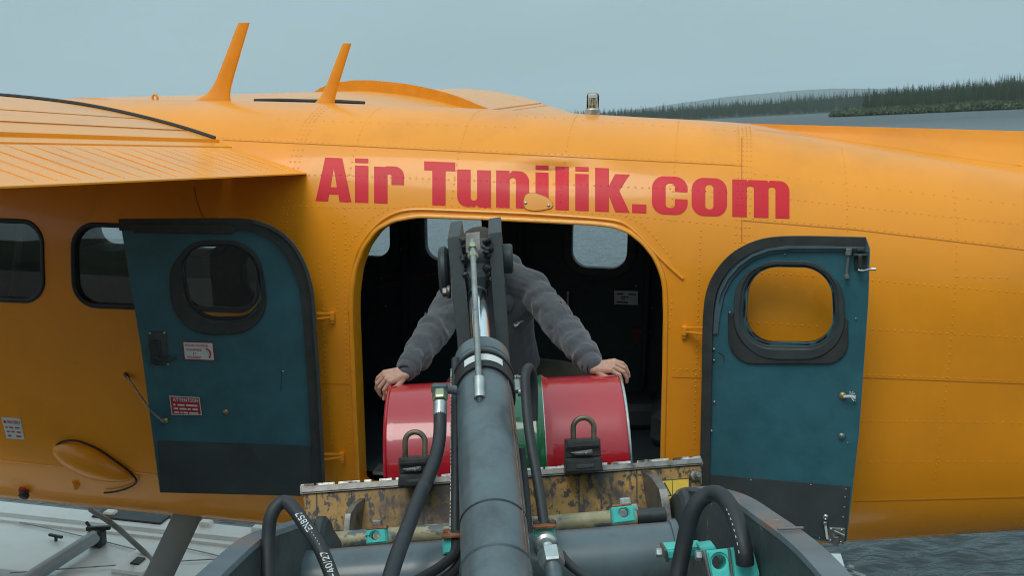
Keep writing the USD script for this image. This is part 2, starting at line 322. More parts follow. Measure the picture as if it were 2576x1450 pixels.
# ------------------------------------------------------------------ the aircraft: shape of the fuselage
XS = [-7.5, -7.0, -6, -4.5, -3, -1.6, -.9, 0, .5, 1.05, 1.4, 1.74, 2.42, 4, 5.5, 7]
_zt = PchipInterpolator(XS, [.2, .6, 1.0, 1.1, 1.115, 1.12, 1.112, 1.09, 1.072, 1.05, 1.0, .955, .873, .70, .55, .45])
_zb = PchipInterpolator(XS, [-.3, -.85, -1.22, -1.30, -1.306, -1.30, -1.295, -1.275, -1.24, -1.175, -1.115, -1.055, -.945, -.66, -.36, -.14])
_aa = PchipInterpolator(XS, [.1, .45, .75, .85, .86, .86, .86, .86, .86, .85, .835, .81, .745, .56, .36, .2])
YC, ZC, NU, NL = .86, -.05, 2.8, 3.2
def implicit(q, off=0.):
    x, y, z = q[..., 0], q[..., 1], q[..., 2]; up = z > ZC
    h = np.where(up, _zt(x) - ZC, ZC - _zb(x)) + off
    return (np.abs(y - YC) / (_aa(x) + off)) ** np.where(up, NU, NL) + (np.abs(z - ZC) / h) ** np.where(up, NU, NL) - 1
def hit(px, py, off=0., far=False):
    """the point of the fuselage skin (in the aircraft's frame) on a sight line"""
    px = np.asarray(px, float); d = lray(px, py); tb = (YC - EL[1]) / d[..., 1]; ta = tb * 0 + 1.
    if far: ta, tb = tb, tb * 2
    for _ in range(44):
        t = (ta + tb) / 2; ins = implicit(EL + d * t[..., None], off) < 0
        if far: ta, tb = np.where(ins, t, ta), np.where(ins, tb, t)
        else: tb, ta = np.where(ins, t, tb), np.where(ins, ta, t)
    return EL + d * ta[..., None]
def normal_at(q, off=0.):
    e = 1e-4; g = np.stack([implicit(q + e * np.eye(3)[k], off) - implicit(q - e * np.eye(3)[k], off) for k in range(3)], -1)
    return g / np.linalg.norm(g, axis=-1, keepdims=True)
def skin_y(x, z, off=0., far=False):
    x, z = np.asarray(x, float), np.asarray(z, float); up = z > ZC
    h = np.where(up, _zt(x) - ZC, ZC - _zb(x)) + off; n = np.where(up, NU, NL)
    w = (_aa(x) + off) * np.clip(1 - (np.abs(z - ZC) / h) ** n, 0, 1) ** (1 / n)
    return YC + w if far else YC - w
def hitp(pts, off=0.): a = np.asarray(pts, float); return hit(a[:, 0], a[:, 1], off)
def loft(off, nx=110, nt=110):
    xs = np.linspace(-7.45, 6.9, nx); t = np.linspace(0, 2 * np.pi, nt, endpoint=False); V = []
    for x in xs:
        a = float(_aa(x)) + off; c, s = np.cos(t), np.sin(t); n = np.where(s > 0, NU, NL)
        h = np.where(s > 0, float(_zt(x)) - ZC, ZC - float(_zb(x))) + off
        V.append(np.stack([np.full(nt, x), YC + a * np.sign(c) * np.abs(c) ** (2 / n), ZC + h * np.sign(s) * np.abs(s) ** (2 / n)], 1))
    v = np.vstack(V); i, j = np.meshgrid(np.arange(nx - 1), np.arange(nt), indexing='ij')
    q = np.stack([i * nt + j, i * nt + (j + 1) % nt, (i + 1) * nt + (j + 1) % nt, (i + 1) * nt + j], -1).reshape(-1, 4)
    k = len(v); v = np.vstack([v, V[0].mean(0), V[-1].mean(0)]); jj = np.arange(nt); e = (nx - 1) * nt
    f = np.vstack([q[:, [0, 1, 2]], q[:, [0, 2, 3]], np.c_[np.full(nt, k), (jj + 1) % nt, jj], np.c_[np.full(nt, k + 1), e + jj, e + (jj + 1) % nt]])
    tm = trimesh.Trimesh(v, f, process=False)
    if tm.volume < 0: f = f[:, ::-1]
    return m3.Manifold(m3.Mesh(v.astype(np.float32), f.astype(np.uint32)))
def cutter(xz, y0, y1):
    g = Polygon(xz).buffer(0); g = np.asarray(g.exterior.coords)[:-1]
    return m3.CrossSection([np.c_[g[:, 0], g[:, 1]]], m3.FillRule.EvenOdd).extrude(y1 - y0).transform(np.array([[1, 0, 0, 0], [0, 0, 1, y0], [0, 1, 0, 0]], float))
def cut_solid(xz, y0, y1):
    c = cutter(xz, y0, y1)
    if c.volume() < 0 or c.is_empty(): c = cutter(np.asarray(xz)[::-1], y0, y1)
    v, f, _ = meshkit.arrays(c); t = trimesh.Trimesh(v, f, process=False)
    if t.volume < 0: c = m3.Manifold(m3.Mesh(v.astype(np.float32), f[:, ::-1].astype(np.uint32)))
    return c

MAT4 = np.eye(4); MAT4[:3, :3] = MA; MAT4[3, :3] = ORG
plane = thing('float_plane', 'orange high-wing float plane with red lettering and both rear cargo doors open', 'airplane', mat=MAT4)
def pp(name, g, mat, parent=None, **k): return part(parent or plane, name, g, mat, local=True, **k)
def pw(name, g, mat, parent=None, **k): return part(parent or plane, name, g, mat, **k)

# openings, as outlines in the x-z plane of the aircraft
OPEN_PX = [(906, 1222), (897, 1000), (889, 800), (890, 740), (898, 680), (918, 625), (950, 582), (990, 560), (1032, 552), (1058, 549), (1225, 555), (1392, 563), (1492, 568),
           (1542, 574), (1580, 588), (1615, 616), (1640, 648), (1657, 683), (1666, 720), (1668, 790), (1665, 966), (1661, 1150), (1660, 1205), (1640, 1220), (1280, 1226), (930, 1230)]
open_xz = fillet(hitp(dense(OPEN_PX, 40, True))[:, [0, 2]], .03, 3)
def win(px, r): return fillet(hitp(px)[:, [0, 2]], r, 8)
W2 = win([(185, 563), (382, 571), (384, 776), (189, 768)], .12)
dx12 = W2[:, 0].mean() - hit(108, 655)[0] + .0
W1 = W2 + [hit(107, 655)[0] - W2[:, 0].max(), 0]
W3 = win([(447, 571), (650, 578), (652, 784), (451, 777)], .12)
W0 = W1 - [W2[:, 0].min() - W1[:, 0].min(), 0]
def fwin(x0, x1): return fillet(np.array([(x0, .47), (x1, .47), (x1, .10), (x0, .10)]), .11, 8)
FAR = [fwin(-1.51, -1.133), fwin(-.905, -.51), fwin(.065, .43), fwin(-2.12, -1.74), fwin(-2.72, -2.34), fwin(-3.3, -2.94), fwin(.68, 1.0)]
outer = loft(0., 240, 120)
near_cut = cut_solid(open_xz, -.6, YC)
for w in (W0, W1, W2, W3): near_cut = near_cut + cut_solid(w, -.6, YC)
far_cut = cut_solid(FAR[0], YC, 2.6)
for w in FAR[1:]: far_cut = far_cut + cut_solid(w, YC, 2.6)
skin_m = outer - loft(-.012, 120, 100) - near_cut - far_cut
v, f, _ = meshkit.arrays(skin_m)
cen = v[f].mean(1); fn = np.cross(v[f[:, 1]] - v[f[:, 0]], v[f[:, 2]] - v[f[:, 0]]); fn /= np.linalg.norm(fn, axis=1, keepdims=True) + 1e-12
out_f = (np.abs(implicit(cen)) < .02) & ((fn * normal_at(cen)).sum(1) > .8)
fo, fi = f[out_f], f[~out_f]
V = np.vstack([v[fo].reshape(-1, 3), v[fi].reshape(-1, 3)])
Nn = np.vstack([normal_at(v[fo].reshape(-1, 3)), np.repeat(fn[~out_f], 3, 0)])
body = pp('fuselage', trimesh.Trimesh(V, np.arange(len(V)).reshape(-1, 3), process=False), orange, normals=Nn)
lin = loft(-.035, 70, 70) - loft(-.05, 70, 70) - near_cut - far_cut
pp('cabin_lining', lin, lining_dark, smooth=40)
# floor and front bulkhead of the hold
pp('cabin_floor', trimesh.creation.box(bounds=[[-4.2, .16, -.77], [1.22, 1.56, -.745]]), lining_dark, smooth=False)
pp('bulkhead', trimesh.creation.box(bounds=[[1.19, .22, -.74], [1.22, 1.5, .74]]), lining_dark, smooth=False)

# ------------------------------------------------------------------ door frame, rain gutter, sill
def ring(xz, prof, closed=True, far=False):
    """sweeps a profile of (outward in the x-z plane, depth inboard) round an outline lying on the skin"""
    c = np.asarray(xz, float); n = len(c)
    t = np.roll(c, -1, 0) - np.roll(c, 1, 0); t /= np.linalg.norm(t, axis=1, keepdims=True)
    area = .5 * np.sum(c[:, 0] * np.roll(c[:, 1], -1) - np.roll(c[:, 0], -1) * c[:, 1])
    nn = np.stack([t[:, 1], -t[:, 0]], 1) * (1 if area > 0 else -1)
    V = []
    for o, d in prof:
        q = c + nn * o; y = skin_y(q[:, 0], q[:, 1], far=far); V.append(np.c_[q[:, 0], y + (-d if far else d), q[:, 1]])
    V = np.stack(V, 1); k = len(prof); v = V.reshape(-1, 3)
    i, j = np.meshgrid(np.arange(n), np.arange(k), indexing='ij')
    q = np.stack([i * k + j, i * k + (j + 1) % k, ((i + 1) % n) * k + (j + 1) % k, ((i + 1) % n) * k + j], -1).reshape(-1, 4)
    tm = trimesh.Trimesh(v, np.vstack([q[:, [0, 1, 2]], q[:, [0, 2, 3]]]), process=False)
    if tm.volume < 0: tm.invert()
    return tm
oz = dense(open_xz, .03, True)
pp('door_frame', ring(oz, [(.024, -.004), (.018, -.010), (.006, -.010), (.0, -.004), (-.001, .10), (.022, .10)]), orange_trim, smooth=40)
def strip(px, w, off=.0015, step=8., taper=None):
    """a narrow ribbon lying on the skin along a line of the picture; w in metres"""
    c = hitp(dense(px, step), off); n = normal_at(c); t = np.gradient(c, axis=0); t /= np.linalg.norm(t, axis=1, keepdims=True)
    s = np.cross(n, t) * w / 2; k = len(c); v = np.vstack([c + s, c - s]); i = np.arange(k - 1)
    f = np.vstack([np.c_[i, i + k, i + k + 1], np.c_[i, i + k + 1, i + 1]])
    tm = trimesh.Trimesh(v, f, process=False)
    if (tm.face_normals * n[0]).sum(1).mean() < 0: tm.invert()
    return tm
GUT = [(878, 785), (881, 720), (888, 668), (905, 622), (932, 583), (965, 552), (1003, 534), (1045, 528), (1150, 531), (1300, 537), (1430, 545), (1528, 553), (1570, 563), (1604, 590), (1640, 628), (1680, 668), (1718, 702)]
g = hitp(spline(GUT, 90), .002); pp('rain_gutter', tube(g, .008, 8), orange_trim)
pp('door_sill', trimesh.creation.box(bounds=[[-.72, .06, -.744], [.69, .17, -.728]]), dull_steel, smooth=False)

# ------------------------------------------------------------------ cabin windows
def pane_mesh(xz, inset, far=False, th=.006):
    g = Polygon(xz).buffer(-.002); c = np.asarray(g.exterior.coords)[:-1]
    bands = []
    z0, z1 = c[:, 1].min(), c[:, 1].max()
    for a, b in zip(np.linspace(z0, z1, 9)[:-1], np.linspace(z0, z1, 9)[1:]):
        h = g.intersection(sbox(-20, a, 20, b))
        for s in getattr(h, 'geoms', [h]):
            if s.area < 1e-7: continue
            vv, ff = trimesh.creation.triangulate_polygon(s, engine='earcut')
            y = skin_y(vv[:, 0], vv[:, 1], far=far) + (-inset if far else inset)
            m = trimesh.Trimesh(np.c_[vv[:, 0], y, vv[:, 1]], ff, process=False)
            if (m.face_normals[:, 1].mean() < 0) == far: m.invert()
            bands.append(m)
    return join(bands)
SEAL = [(.012, -.002), (.010, -.006), (.0, -.008), (-.012, -.002), (-.014, .03), (.0, .045), (.006, .03)]
for w in (W0, W1, W2, W3):
    fr = pp('cabin_window', ring(dense(w, .02, True), SEAL), black_rubber, smooth=45)
    pp('pane', pane_mesh(w, .018), pane, parent=fr, smooth=True)
for w in FAR:
    fr = pp('far_cabin_window', ring(dense(w, .02, True), [(.0, .0), (-.008, .0), (-.010, .03), (-.006, .062), (.03, .075), (.052, .066), (.056, .05), (.02, .03)], far=True), rim_black, smooth=45)
    pp('pane', pane_mesh(w, .018, far=True), pane_clear, parent=fr, smooth=True)

# ------------------------------------------------------------------ panel seams and rivets
LET_H = 110.
def baseline(px): return 505.3 + (px - 795) * .03785
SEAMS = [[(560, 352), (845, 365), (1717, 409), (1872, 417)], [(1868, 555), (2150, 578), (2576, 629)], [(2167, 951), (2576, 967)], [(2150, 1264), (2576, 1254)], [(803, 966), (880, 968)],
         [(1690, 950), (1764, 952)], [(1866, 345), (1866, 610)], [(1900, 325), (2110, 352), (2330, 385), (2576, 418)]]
for s in SEAMS: pp('panel_seam', strip(s, .0032), seam_dark, smooth=True)  # the shadow line of each lap joint, painted as a ribbon
def const_x(px, py, z0, z1):
    x = hit(px, py)[0]; return x, z0, z1
ROWS = [([(560, 347), (845, 360), (1717, 403), (1872, 411)], .032), ([(858, 441), (1717, 476), (2000, 502), (2290, 535), (2576, 565)], .032), ([(1895, 550), (2150, 572), (2576, 622)], .032),
        ([(640, 440), (858, 441)], .032), ([(740, 519), (860, 522), (990, 522), (1060, 517), (1300, 525), (1560, 541), (1834, 567)], .032), ([(2176, 704), (2576, 738)], .032), ([(1880, 686), (2056, 695)], .032), ([(1890, 812), (2070, 823)], .032), ([(2177, 828), (2576, 851)], .032),
        ([(2167, 944), (2576, 960)], .032), ([(2150, 1060), (2576, 1065)], .038), ([(2145, 1163), (2576, 1163)], .038), ([(2144, 1261), (2576, 1250)], .019), ([(2322, 1297), (2576, 1303)], .045),
        ([(1900, 437), (2160, 467), (2576, 516)], .05), ([(1763, 580), (1756, 780), (1750, 963), (1746, 1127)], .028), ([(1680, 880), (1672, 1140)], .030), ([(1690, 760), (1680, 880)], .03),
        ([(1695, 930), (1764, 932)], .03), ([(838, 560), (845, 700), (850, 790)], .022), ([(803, 660), (812, 760), (820, 960), (838, 1130)], .026), ([(870, 560), (868, 700), (872, 960), (885, 1180)], .026), ([(868, 640), (895, 590), (935, 548), (985, 522)], .026),
        ([(1560, 541), (1610, 560), (1650, 600), (1690, 650)], .026), ([(2410, 696), (2553, 700)], .035), ([(1300, 290), (1860, 330)], .05), ([(700, 300), (1300, 320)], .05)]
COLS = [(883, 420, .55, 1.1), (1148, 420, .62, 1.1), (1417, 430, .62, 1.08), (1695, 450, .62, 1.06), (715, 500, .3, 1.1), (726, 500, .3, 1.1), (738, 500, .3, 1.1), (1855, 500, .50, 1.04), (1867, 500, .50, 1.04),
        (1877, 500, .50, 1.04), (1888, 500, .50, 1.04), (2130, 480, .5, .95), (2404, 700, -1.0, .8), (2576, 1300, -.9, -.6)]
LAT = []
for pts, sp in ROWS:
    c = hitp(dense(pts, 4), .0005); s = np.r_[0, np.cumsum(np.linalg.norm(np.diff(c, axis=0), axis=1))]
    u = np.arange(0, s[-1], sp); LAT.append(np.stack([np.interp(u, s, c[:, k]) for k in range(3)], 1))
for px, py, z0, z1 in COLS:
    x = float(hit(px, py)[0]); z = np.linspace(z0, z1, 400); c = np.c_[np.full(400, x), skin_y(np.full(400, x), z, .0005), z]
    c = c[c[:, 1] < YC - .1]; s = np.r_[0, np.cumsum(np.linalg.norm(np.diff(c, axis=0), axis=1))]; u = np.arange(0, s[-1], .035)
    LAT.append(np.stack([np.interp(u, s, c[:, k]) for k in range(3)], 1))
riv = np.vstack(LAT)
def pix(q):
    q = wld(q) - EYE; z = q @ fw; return np.stack([CX + F * (q @ R) / z, CY - F * (q @ U) / z], -1)

# ------------------------------------------------------------------ lettering
def rrect(x0, y0, x1, y1, r): return Polygon(fillet([(x0, y0), (x1, y0), (x1, y1), (x0, y1)], r, 8))
def glyph(ch, w):
    X, C = 94., 110.
    q = lambda pts: Polygon([(a * w, b) for a, b in pts])
    if ch == 'A': return q([(0, 0), (.27, C), (.74, C), (1, 0), (.665, 0), (.635, 18), (.375, 18), (.345, 0)]).difference(q([(.415, 36), (.505, 84), (.595, 36)]))
    if ch == 'i': return unary_union([q([(0, 0), (0, 93), (1, 93), (1, 0)]), q([(0, 100), (0, C + 1), (1, C + 1), (1, 100)])])
    if ch == 'l': return q([(0, 0), (0, C), (1, C), (1, 0)])
    if ch == '.': return q([(0, 0), (0, 22), (1, 22), (1, 0)])
    if ch == 'T': return q([(0, C), (1, C), (1, C - 22), (.69, C - 22), (.69, 0), (.26, 0), (.26, C - 22), (0, C - 22)])
    if ch == 'k': return q([(0, 0), (0, C), (.40, C), (.40, 66), (.58, 96), (1, 96), (.70, 55), (1, 0), (.585, 0), (.40, 40), (.40, 0)])
    if ch == 'r':
        arm = rrect(.30 * w, 48, w, X, [0, 0, .30 * w, .15 * w]).difference(Polygon(fillet([(.45 * w, 40), (.58 * w, 40), (.58 * w, 74), (.45 * w, 74)], [0, 0, 6, 0], 5)))
        return unary_union([q([(0, 0), (0, 92), (.45, 92), (.45, 0)]), arm.difference(sbox(0, 0, .45 * w, 60))])
    if ch == 'n': return unary_union([rrect(0, 0, w, X, [0, 0, .30 * w, 0]).difference(rrect(.41 * w, -5, .60 * w, 77, [0, 0, 7, 7]))]).difference(Polygon([(.405 * w, 100), (.405 * w, 87), (.50 * w, 95)]))
    if ch == 'u': return affinity.rotate(affinity.translate(glyph('n', w), -w / 2, -X / 2), 180, origin=(0, 0)).buffer(0) if False else affinity.translate(affinity.rotate(glyph('n', w), 180, origin=(w / 2, X / 2)), 0, -1)
    if ch == 'o': return rrect(0, -1, w, X + 1, .34 * w).difference(rrect(.385 * w, 16, .615 * w, 78, .10 * w))
    if ch == 'c': return rrect(0, -1, w, X + 1, .34 * w).difference(unary_union([rrect(.385 * w, 16, .64 * w, 78, .10 * w), sbox(.5 * w, 39, w + 2, 57)]))
    if ch == 'm':
        b = rrect(0, 0, w, X, [0, 0, .17 * w, 0]).difference(unary_union([rrect(.255 * w, -5, .38 * w, 78, [0, 0, 7, 7]), rrect(.635 * w, -5, .755 * w, 78, [0, 0, 7, 7])]))
        return b.difference(unary_union([Polygon([(.256 * w, X + 1), (.256 * w, 88), (.29 * w, X + 1)]), Polygon([(.61 * w, X + 1), (.636 * w, 89), (.66 * w, X + 1)])]))
TEXT = [('A', 794, 884), ('i', 893, 926.5), ('r', 941, 1016), ('T', 1067, 1145), ('u', 1150, 1235), ('n', 1248, 1331), ('i', 1347, 1380), ('l', 1397, 1431), ('i', 1447, 1481), ('k', 1497, 1584), ('.', 1590, 1626), ('c', 1640, 1730), ('o', 1740, 1829), ('m', 1842, 1986)]
inset = []
for ch, x0, x1 in TEXT:
    gl = glyph(ch, x1 - x0).buffer(0); ms = []
    for a in np.arange(-2, 112, 8.):
        for s in [s_ for b in np.arange(-5., 160, 12.) for h in [gl.intersection(sbox(b, a, b + 12, a + 8))] for s_ in getattr(h, 'geoms', [h])]:
            if s.geom_type != 'Polygon' or s.area < .01: continue
            vv, ff = trimesh.creation.triangulate_polygon(s, engine='earcut')
            lx = x0 + vv[:, 0]; ms.append(trimesh.Trimesh(hit(lx, baseline(lx) - vv[:, 1], .0016), ff, process=False))
    m = join(ms); bad = m.face_normals[:, 1] > 0; fcs = m.faces.copy(); fcs[bad] = fcs[bad][:, ::-1]
    nv = normal_at(np.array(m.vertices)); pp('letter', trimesh.Trimesh(m.vertices, fcs, process=False), red_letter, normals=nv)
    inset.append(affinity.translate(gl, x0, 0))
allg = unary_union(inset)
rp = pix(riv); on = np.array([allg.contains(Point(a, baseline(a) - b)) for a, b in rp])
# nothing is riveted in the openings
keep = np.array([not Polygon(open_xz).buffer(.03).contains(Point(a, b)) for a, b in riv[:, [0, 2]]])
def domes(c, r, h, n=7):
    nn = normal_at(c); a = np.cross(nn, [1., 0, 0.02]); a /= np.linalg.norm(a, axis=1, keepdims=True); b = np.cross(nn, a); an = np.arange(n) * 2 * np.pi / n
    rings = [c[:, None] + rr * r * (np.cos(an)[None, :, None] * a[:, None] + np.sin(an)[None, :, None] * b[:, None]) + hh * h * nn[:, None] for rr, hh in ((1., -.1), (.75, .65))]
    top = (c + nn * h)[:, None]; v = np.concatenate(rings + [top], 1); k = 2 * n + 1; j = np.arange(n); j2 = (j + 1) % n
    f = np.vstack([np.c_[j, j2, n + j2], np.c_[j, n + j2, n + j], np.c_[n + j, n + j2, np.full(n, 2 * n)]])
    fl = np.concatenate([f + i * k for i in range(len(c))]); vv = v.reshape(-1, 3); tm = trimesh.Trimesh(vv, fl, process=False)
    i0 = tm.face_normals[:len(f)]
    if (i0 @ nn[0]).mean() < 0: tm.invert()
    return tm
pp('skin_rivet', domes(riv[keep & ~on], .0046, .0017), orange, smooth=True, kind='stuff')
pp('lettering_rivet', domes(riv[keep & on], .0044, .0028), red_letter, smooth=True, kind='stuff')

# access cover over the lettering
ap = fillet([(1316, 512), (1321, 490), (1340, 484), (1376, 497), (1392, 512), (1388, 524), (1350, 531), (1322, 527)], 8, 4)
def skin_sheet(px, off):
    gl = Polygon(px).buffer(0); ms = []; x0, y0, x1, y1 = gl.bounds
    for a in np.arange(y0, y1, 8.):
        h = gl.intersection(sbox(x0 - 1, a, x1 + 1, min(a + 8., y1)))
        for s in getattr(h, 'geoms', [h]):
            if s.geom_type != 'Polygon' or s.area < .01: continue
            vv, ff = trimesh.creation.triangulate_polygon(s, engine='earcut'); ms.append(trimesh.Trimesh(hit(vv[:, 0], vv[:, 1], off), ff, process=False))
    m = join(ms); bad = m.face_normals[:, 1] > 0; fcs = m.faces.copy(); fcs[bad] = fcs[bad][:, ::-1]
    return trimesh.Trimesh(m.vertices, fcs, process=False)
def skin_plate(px, off):
    """a thin plate on the skin: a sheet with an edge all round"""
    top = skin_sheet(px, off); e = np.asarray(px, float); a, b = hitp(e, off), hitp(e, -.001); n = len(e); i = np.arange(n); j = (i + 1) % n
    side = trimesh.Trimesh(np.vstack([a, b]), np.vstack([np.c_[i, j, j + n], np.c_[i, j + n, i + n]]), process=False)
    mid = a.mean(0)
    if ((side.triangles_center - mid) * side.face_normals).sum() < 0: side.invert()
    return join([top, side])
ac = pp('access_cover', skin_plate(ap, .0055), orange_trim)
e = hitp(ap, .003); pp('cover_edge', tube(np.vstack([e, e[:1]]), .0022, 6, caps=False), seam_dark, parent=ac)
for x, y in ((1322, 511), (1380, 517)):
    c = hit(x, y, .0055); pp('screw', dome(c, normal_at(c), .0085), steel, parent=ac)

# ------------------------------------------------------------------ wings
DI = .053
def airfoil():
    up = np.array([(-3.52, .90), (-3.48, .985), (-3.36, 1.06), (-3.15, 1.11), (-2.9, 1.13), (-2.6, 1.115), (-2.3, 1.085), (-1.98, 1.03), (-1.75, .978), (-1.585, .932)])
    return up
def wing_profile():
    up = airfoil(); s = spline(up, 40)
    low = np.array([(-1.585, .88), (-1.62, .80), (-2.2, .745), (-2.8, .74), (-3.3, .80), (-3.46, .85)])
    return np.vstack([s, low])
def extr(prof, y0, y1, dih=None, steps=2, side=1):
    """a spanwise body: prof in x-z at the root; y is the distance out from the root"""
    dih = dih or (DI if side < 0 else .021)
    ys = np.linspace(y0, y1, steps); V = []
    for y in ys:
        yy = .16 - y if side < 0 else 2 * YC - .16 + y
        V.append(np.c_[prof[:, 0], np.full(len(prof), yy), prof[:, 1] + dih * y])
    n = len(prof); v = np.vstack(V); i, j = np.meshgrid(np.arange(steps - 1), np.arange(n), indexing='ij')
    q = np.stack([i * n + j, i * n + (j + 1) % n, (i + 1) * n + (j + 1) % n, (i + 1) * n + j], -1).reshape(-1, 4); f = [q[:, [0, 1, 2]], q[:, [0, 2, 3]]]
    vv, ff = trimesh.creation.triangulate_polygon(Polygon(prof).buffer(0) if not Polygon(prof).is_valid else Polygon(prof), engine='earcut')
    k = len(v); cap0 = np.c_[vv[:, 0], np.full(len(vv), V[0][0, 1]), vv[:, 1] + dih * y0]; cap1 = np.c_[vv[:, 0], np.full(len(vv), V[-1][0, 1]), vv[:, 1] + dih * y1]
    v = np.vstack([v, cap0, cap1]); f += [ff + k, ff[:, ::-1] + k + len(cap0)]
    tm = trimesh.Trimesh(v, np.vstack(f), process=False)
    trimesh.repair.fix_normals(tm)
    return tm
flap1 = np.array([(-1.592, .905), (-1.58, .915), (-1.55, .912), (-1.503, .897), (-1.503, .855), (-1.56, .85)])
flap2 = np.array([(-1.497, .885), (-1.48, .890), (-1.40, .868), (-1.25, .826), (-1.07, .777), (-1.07, .771), (-1.25, .790), (-1.45, .825), (-1.49, .85)])
for side, nm in ((-1, 'wing'), (1, 'far_wing')):
    w = pp(nm, extr(wing_profile(), -.45, 9.0, side=side), orange_wing, smooth=30)
    pp('flap_vane', extr(flap1, -.12, 9.0, side=side), orange_wing, parent=w, smooth=30)
    pp('flap', extr(flap2, -.0, 9.0, side=side), orange_wing, parent=w, smooth=30)
    # root seal: a black strip along the join of wing and fuselage
    up = spline(airfoil(), 50)[6:]; pts = []
    for x, z in up:
        yy = np.linspace(-.45, .2, 60); zz = z + (DI if side < 0 else .021) * (.16 - yy)
        q = np.c_[np.full(60, x), yy if side < 0 else 2 * YC - yy, zz]; im = implicit(q); k = np.argmax(im < 0) if (im < 0).any() else 59
        pts.append(q[k] + [0, -.004 if side < 0 else .004, .006])
    if side > 0: pts = [lplane(x, y, 1.2, 1) for x, y in ((640, 253), (700, 252), (780, 254), (850, 255), (917, 259))]
    pp('root_seal', tube(np.array(pts), .011, 8), black_rubber, parent=w)
    # chordwise stiffener beads and rivet lines on the flap
    if side < 0:
        for k in range(17):
            y = .12 + k * .115 + .02 * rng.random()
            a = np.array([-1.475, .16 - y, .889 + DI * y]); b = np.array([-1.10, .16 - y - .02, .787 + DI * y])
            pp('flap_bead', tube(np.array([a, (a + b) / 2 + [0, 0, .0022], b]), .0016 * (.7 + .6 * rng.random()), 6), orange_wing, parent=w)
        for xx, zz in ((-1.72, .972), (-1.95, 1.024)):
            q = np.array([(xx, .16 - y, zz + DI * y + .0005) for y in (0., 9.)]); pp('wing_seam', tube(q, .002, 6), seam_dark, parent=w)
    else:
        up2 = spline(airfoil(), 40); base = np.vstack([up2[2:], [(-1.45, .89), (-1.32, .85)]])
        hgt = .125 * np.sin(np.linspace(.06, 1., len(base)) * np.pi * .96) ** .30
        pr = np.vstack([np.c_[base[:, 0], base[:, 1] - .03], np.c_[base[::-1, 0], base[::-1, 1] + hgt[::-1] * .9 + .01]])
        pp('wing_fence', extr(pr, 4.44, 4.455, side=1), orange_trim, parent=w, smooth=30)

# ------------------------------------------------------------------ aerials, beacon, tow ring, dorsal fin
def blade(b0, b1, t0, t1, zb, zt, foot):
    """a swept blade aerial with a flared foot, on the roof's centre line"""
    zs = np.array([zb - .03, zb + .004, zb + .02, zb + .05, zb + .09, zb + .14, zt - .02, zt]); k = np.clip((zs - zb) / (zt - zb), 0, 1)
    V = []; an = np.arange(20) * 2 * np.pi / 20
    for i, z in enumerate(zs):
        fl = math.exp(-max(z - zb, 0) / .035)
        x0 = b0 + foot + (t0 - b0 - foot) * k[i] - foot * fl; x1 = b1 - foot * .25 + (t1 - b1 + foot * .25) * k[i] + foot * .3 * fl
        th = .011 + .016 * fl
        V.append(np.c_[(x0 + x1) / 2 + (x1 - x0) / 2 * np.cos(an), YC + th * np.sin(an), np.full(20, z)])
    v = np.vstack(V); n = 20; i, j = np.meshgrid(np.arange(len(zs) - 1), np.arange(n), indexing='ij')
    q = np.stack([i * n + j, i * n + (j + 1) % n, (i + 1) * n + (j + 1) % n, (i + 1) * n + j], -1).reshape(-1, 4); c = len(v); e = (len(zs) - 1) * n; jj = np.arange(n)
    v = np.vstack([v, V[-1].mean(0)]); return trimesh.Trimesh(v, np.vstack([q[:, [0, 1, 2]], q[:, [0, 2, 3]], np.c_[np.full(n, c), e + jj, e + (jj + 1) % n]]), process=False)
pp('blade_aerial', blade(-2.07, -1.83, -1.765, -1.695, 1.115, 1.555, .10), orange_trim, smooth=50)
pp('blade_aerial', blade(-1.325, -1.20, -1.145, -1.092, 1.11, 1.445, .035), orange_trim, smooth=50)
bz = 1.078; bb = np.array([.262, YC, bz - .02])
pp('beacon_cap', lathe(bb + [0, 0, .120], bb + [0, 0, .134], [(0, .026), (.010, .024), (.013, .014)], 24), white_label)
be = pp('beacon', lathe(bb, bb + [0, 0, .07], [(0, .042), (.05, .042), (.055, .038)], 28), zinc)
pp('beacon_lens', lathe(bb + [0, 0, .055], bb + [0, 0, .2], [(0, .033), (.066, .033), (.078, .029), (.083, .016), (.084, 0.)], 28), lens, parent=be, smooth=40)
for k in range(8):
    a = k * math.pi / 4; pp('lamp_strip', rbox(bb + [.018 * math.cos(a), .018 * math.sin(a), .085], np.array([math.cos(a), math.sin(a), 0]), np.array([-math.sin(a), math.cos(a), 0]), np.array([0, 0, 1.]), (.006, .009, .055), .001), led, parent=be)
an = np.linspace(0, 2 * np.pi, 20); c = lplane(390, 246, YC, 1); pp('tow_ring', tube(np.c_[c[0] + .016 * np.cos(an), np.full(20, YC), c[2] + .018 * np.sin(an)], .007, 8, caps=False), orange_trim)
# dorsal fin: rises aft of the beacon, its side blending into the roof
ds = []
for x in np.linspace(1.06, 6.0, 40):
    zt_ = 1.05 - .008 * (x - 1.05) + .0 if x < 3 else 1.03 + (x - 3) * .25; zr = float(_zt(x)); hw = .02 + .10 * min(1, (x - 1.05) / 1.2)
    w = np.linspace(-1, 1, 25); prof = np.abs(w)
    z = zr - .05 + (max(zt_ - zr, .002) + .05) * np.clip(1 - prof, 0, 1) ** 1.6 * 1.0 - .02 * prof
    yw = w * (hw + .16 * min(1, (x - 1.05) / 1.5)); z = np.where(prof < .12, zr + max(zt_ - zr, .002), z)
    ds.append(np.c_[np.full(25, x), YC + yw, z])
v = np.vstack(ds); i, j = np.meshgrid(np.arange(len(ds) - 1), np.arange(24), indexing='ij'); q = np.stack([i * 25 + j, i * 25 + j + 1, (i + 1) * 25 + j + 1, (i + 1) * 25 + j], -1).reshape(-1, 4)
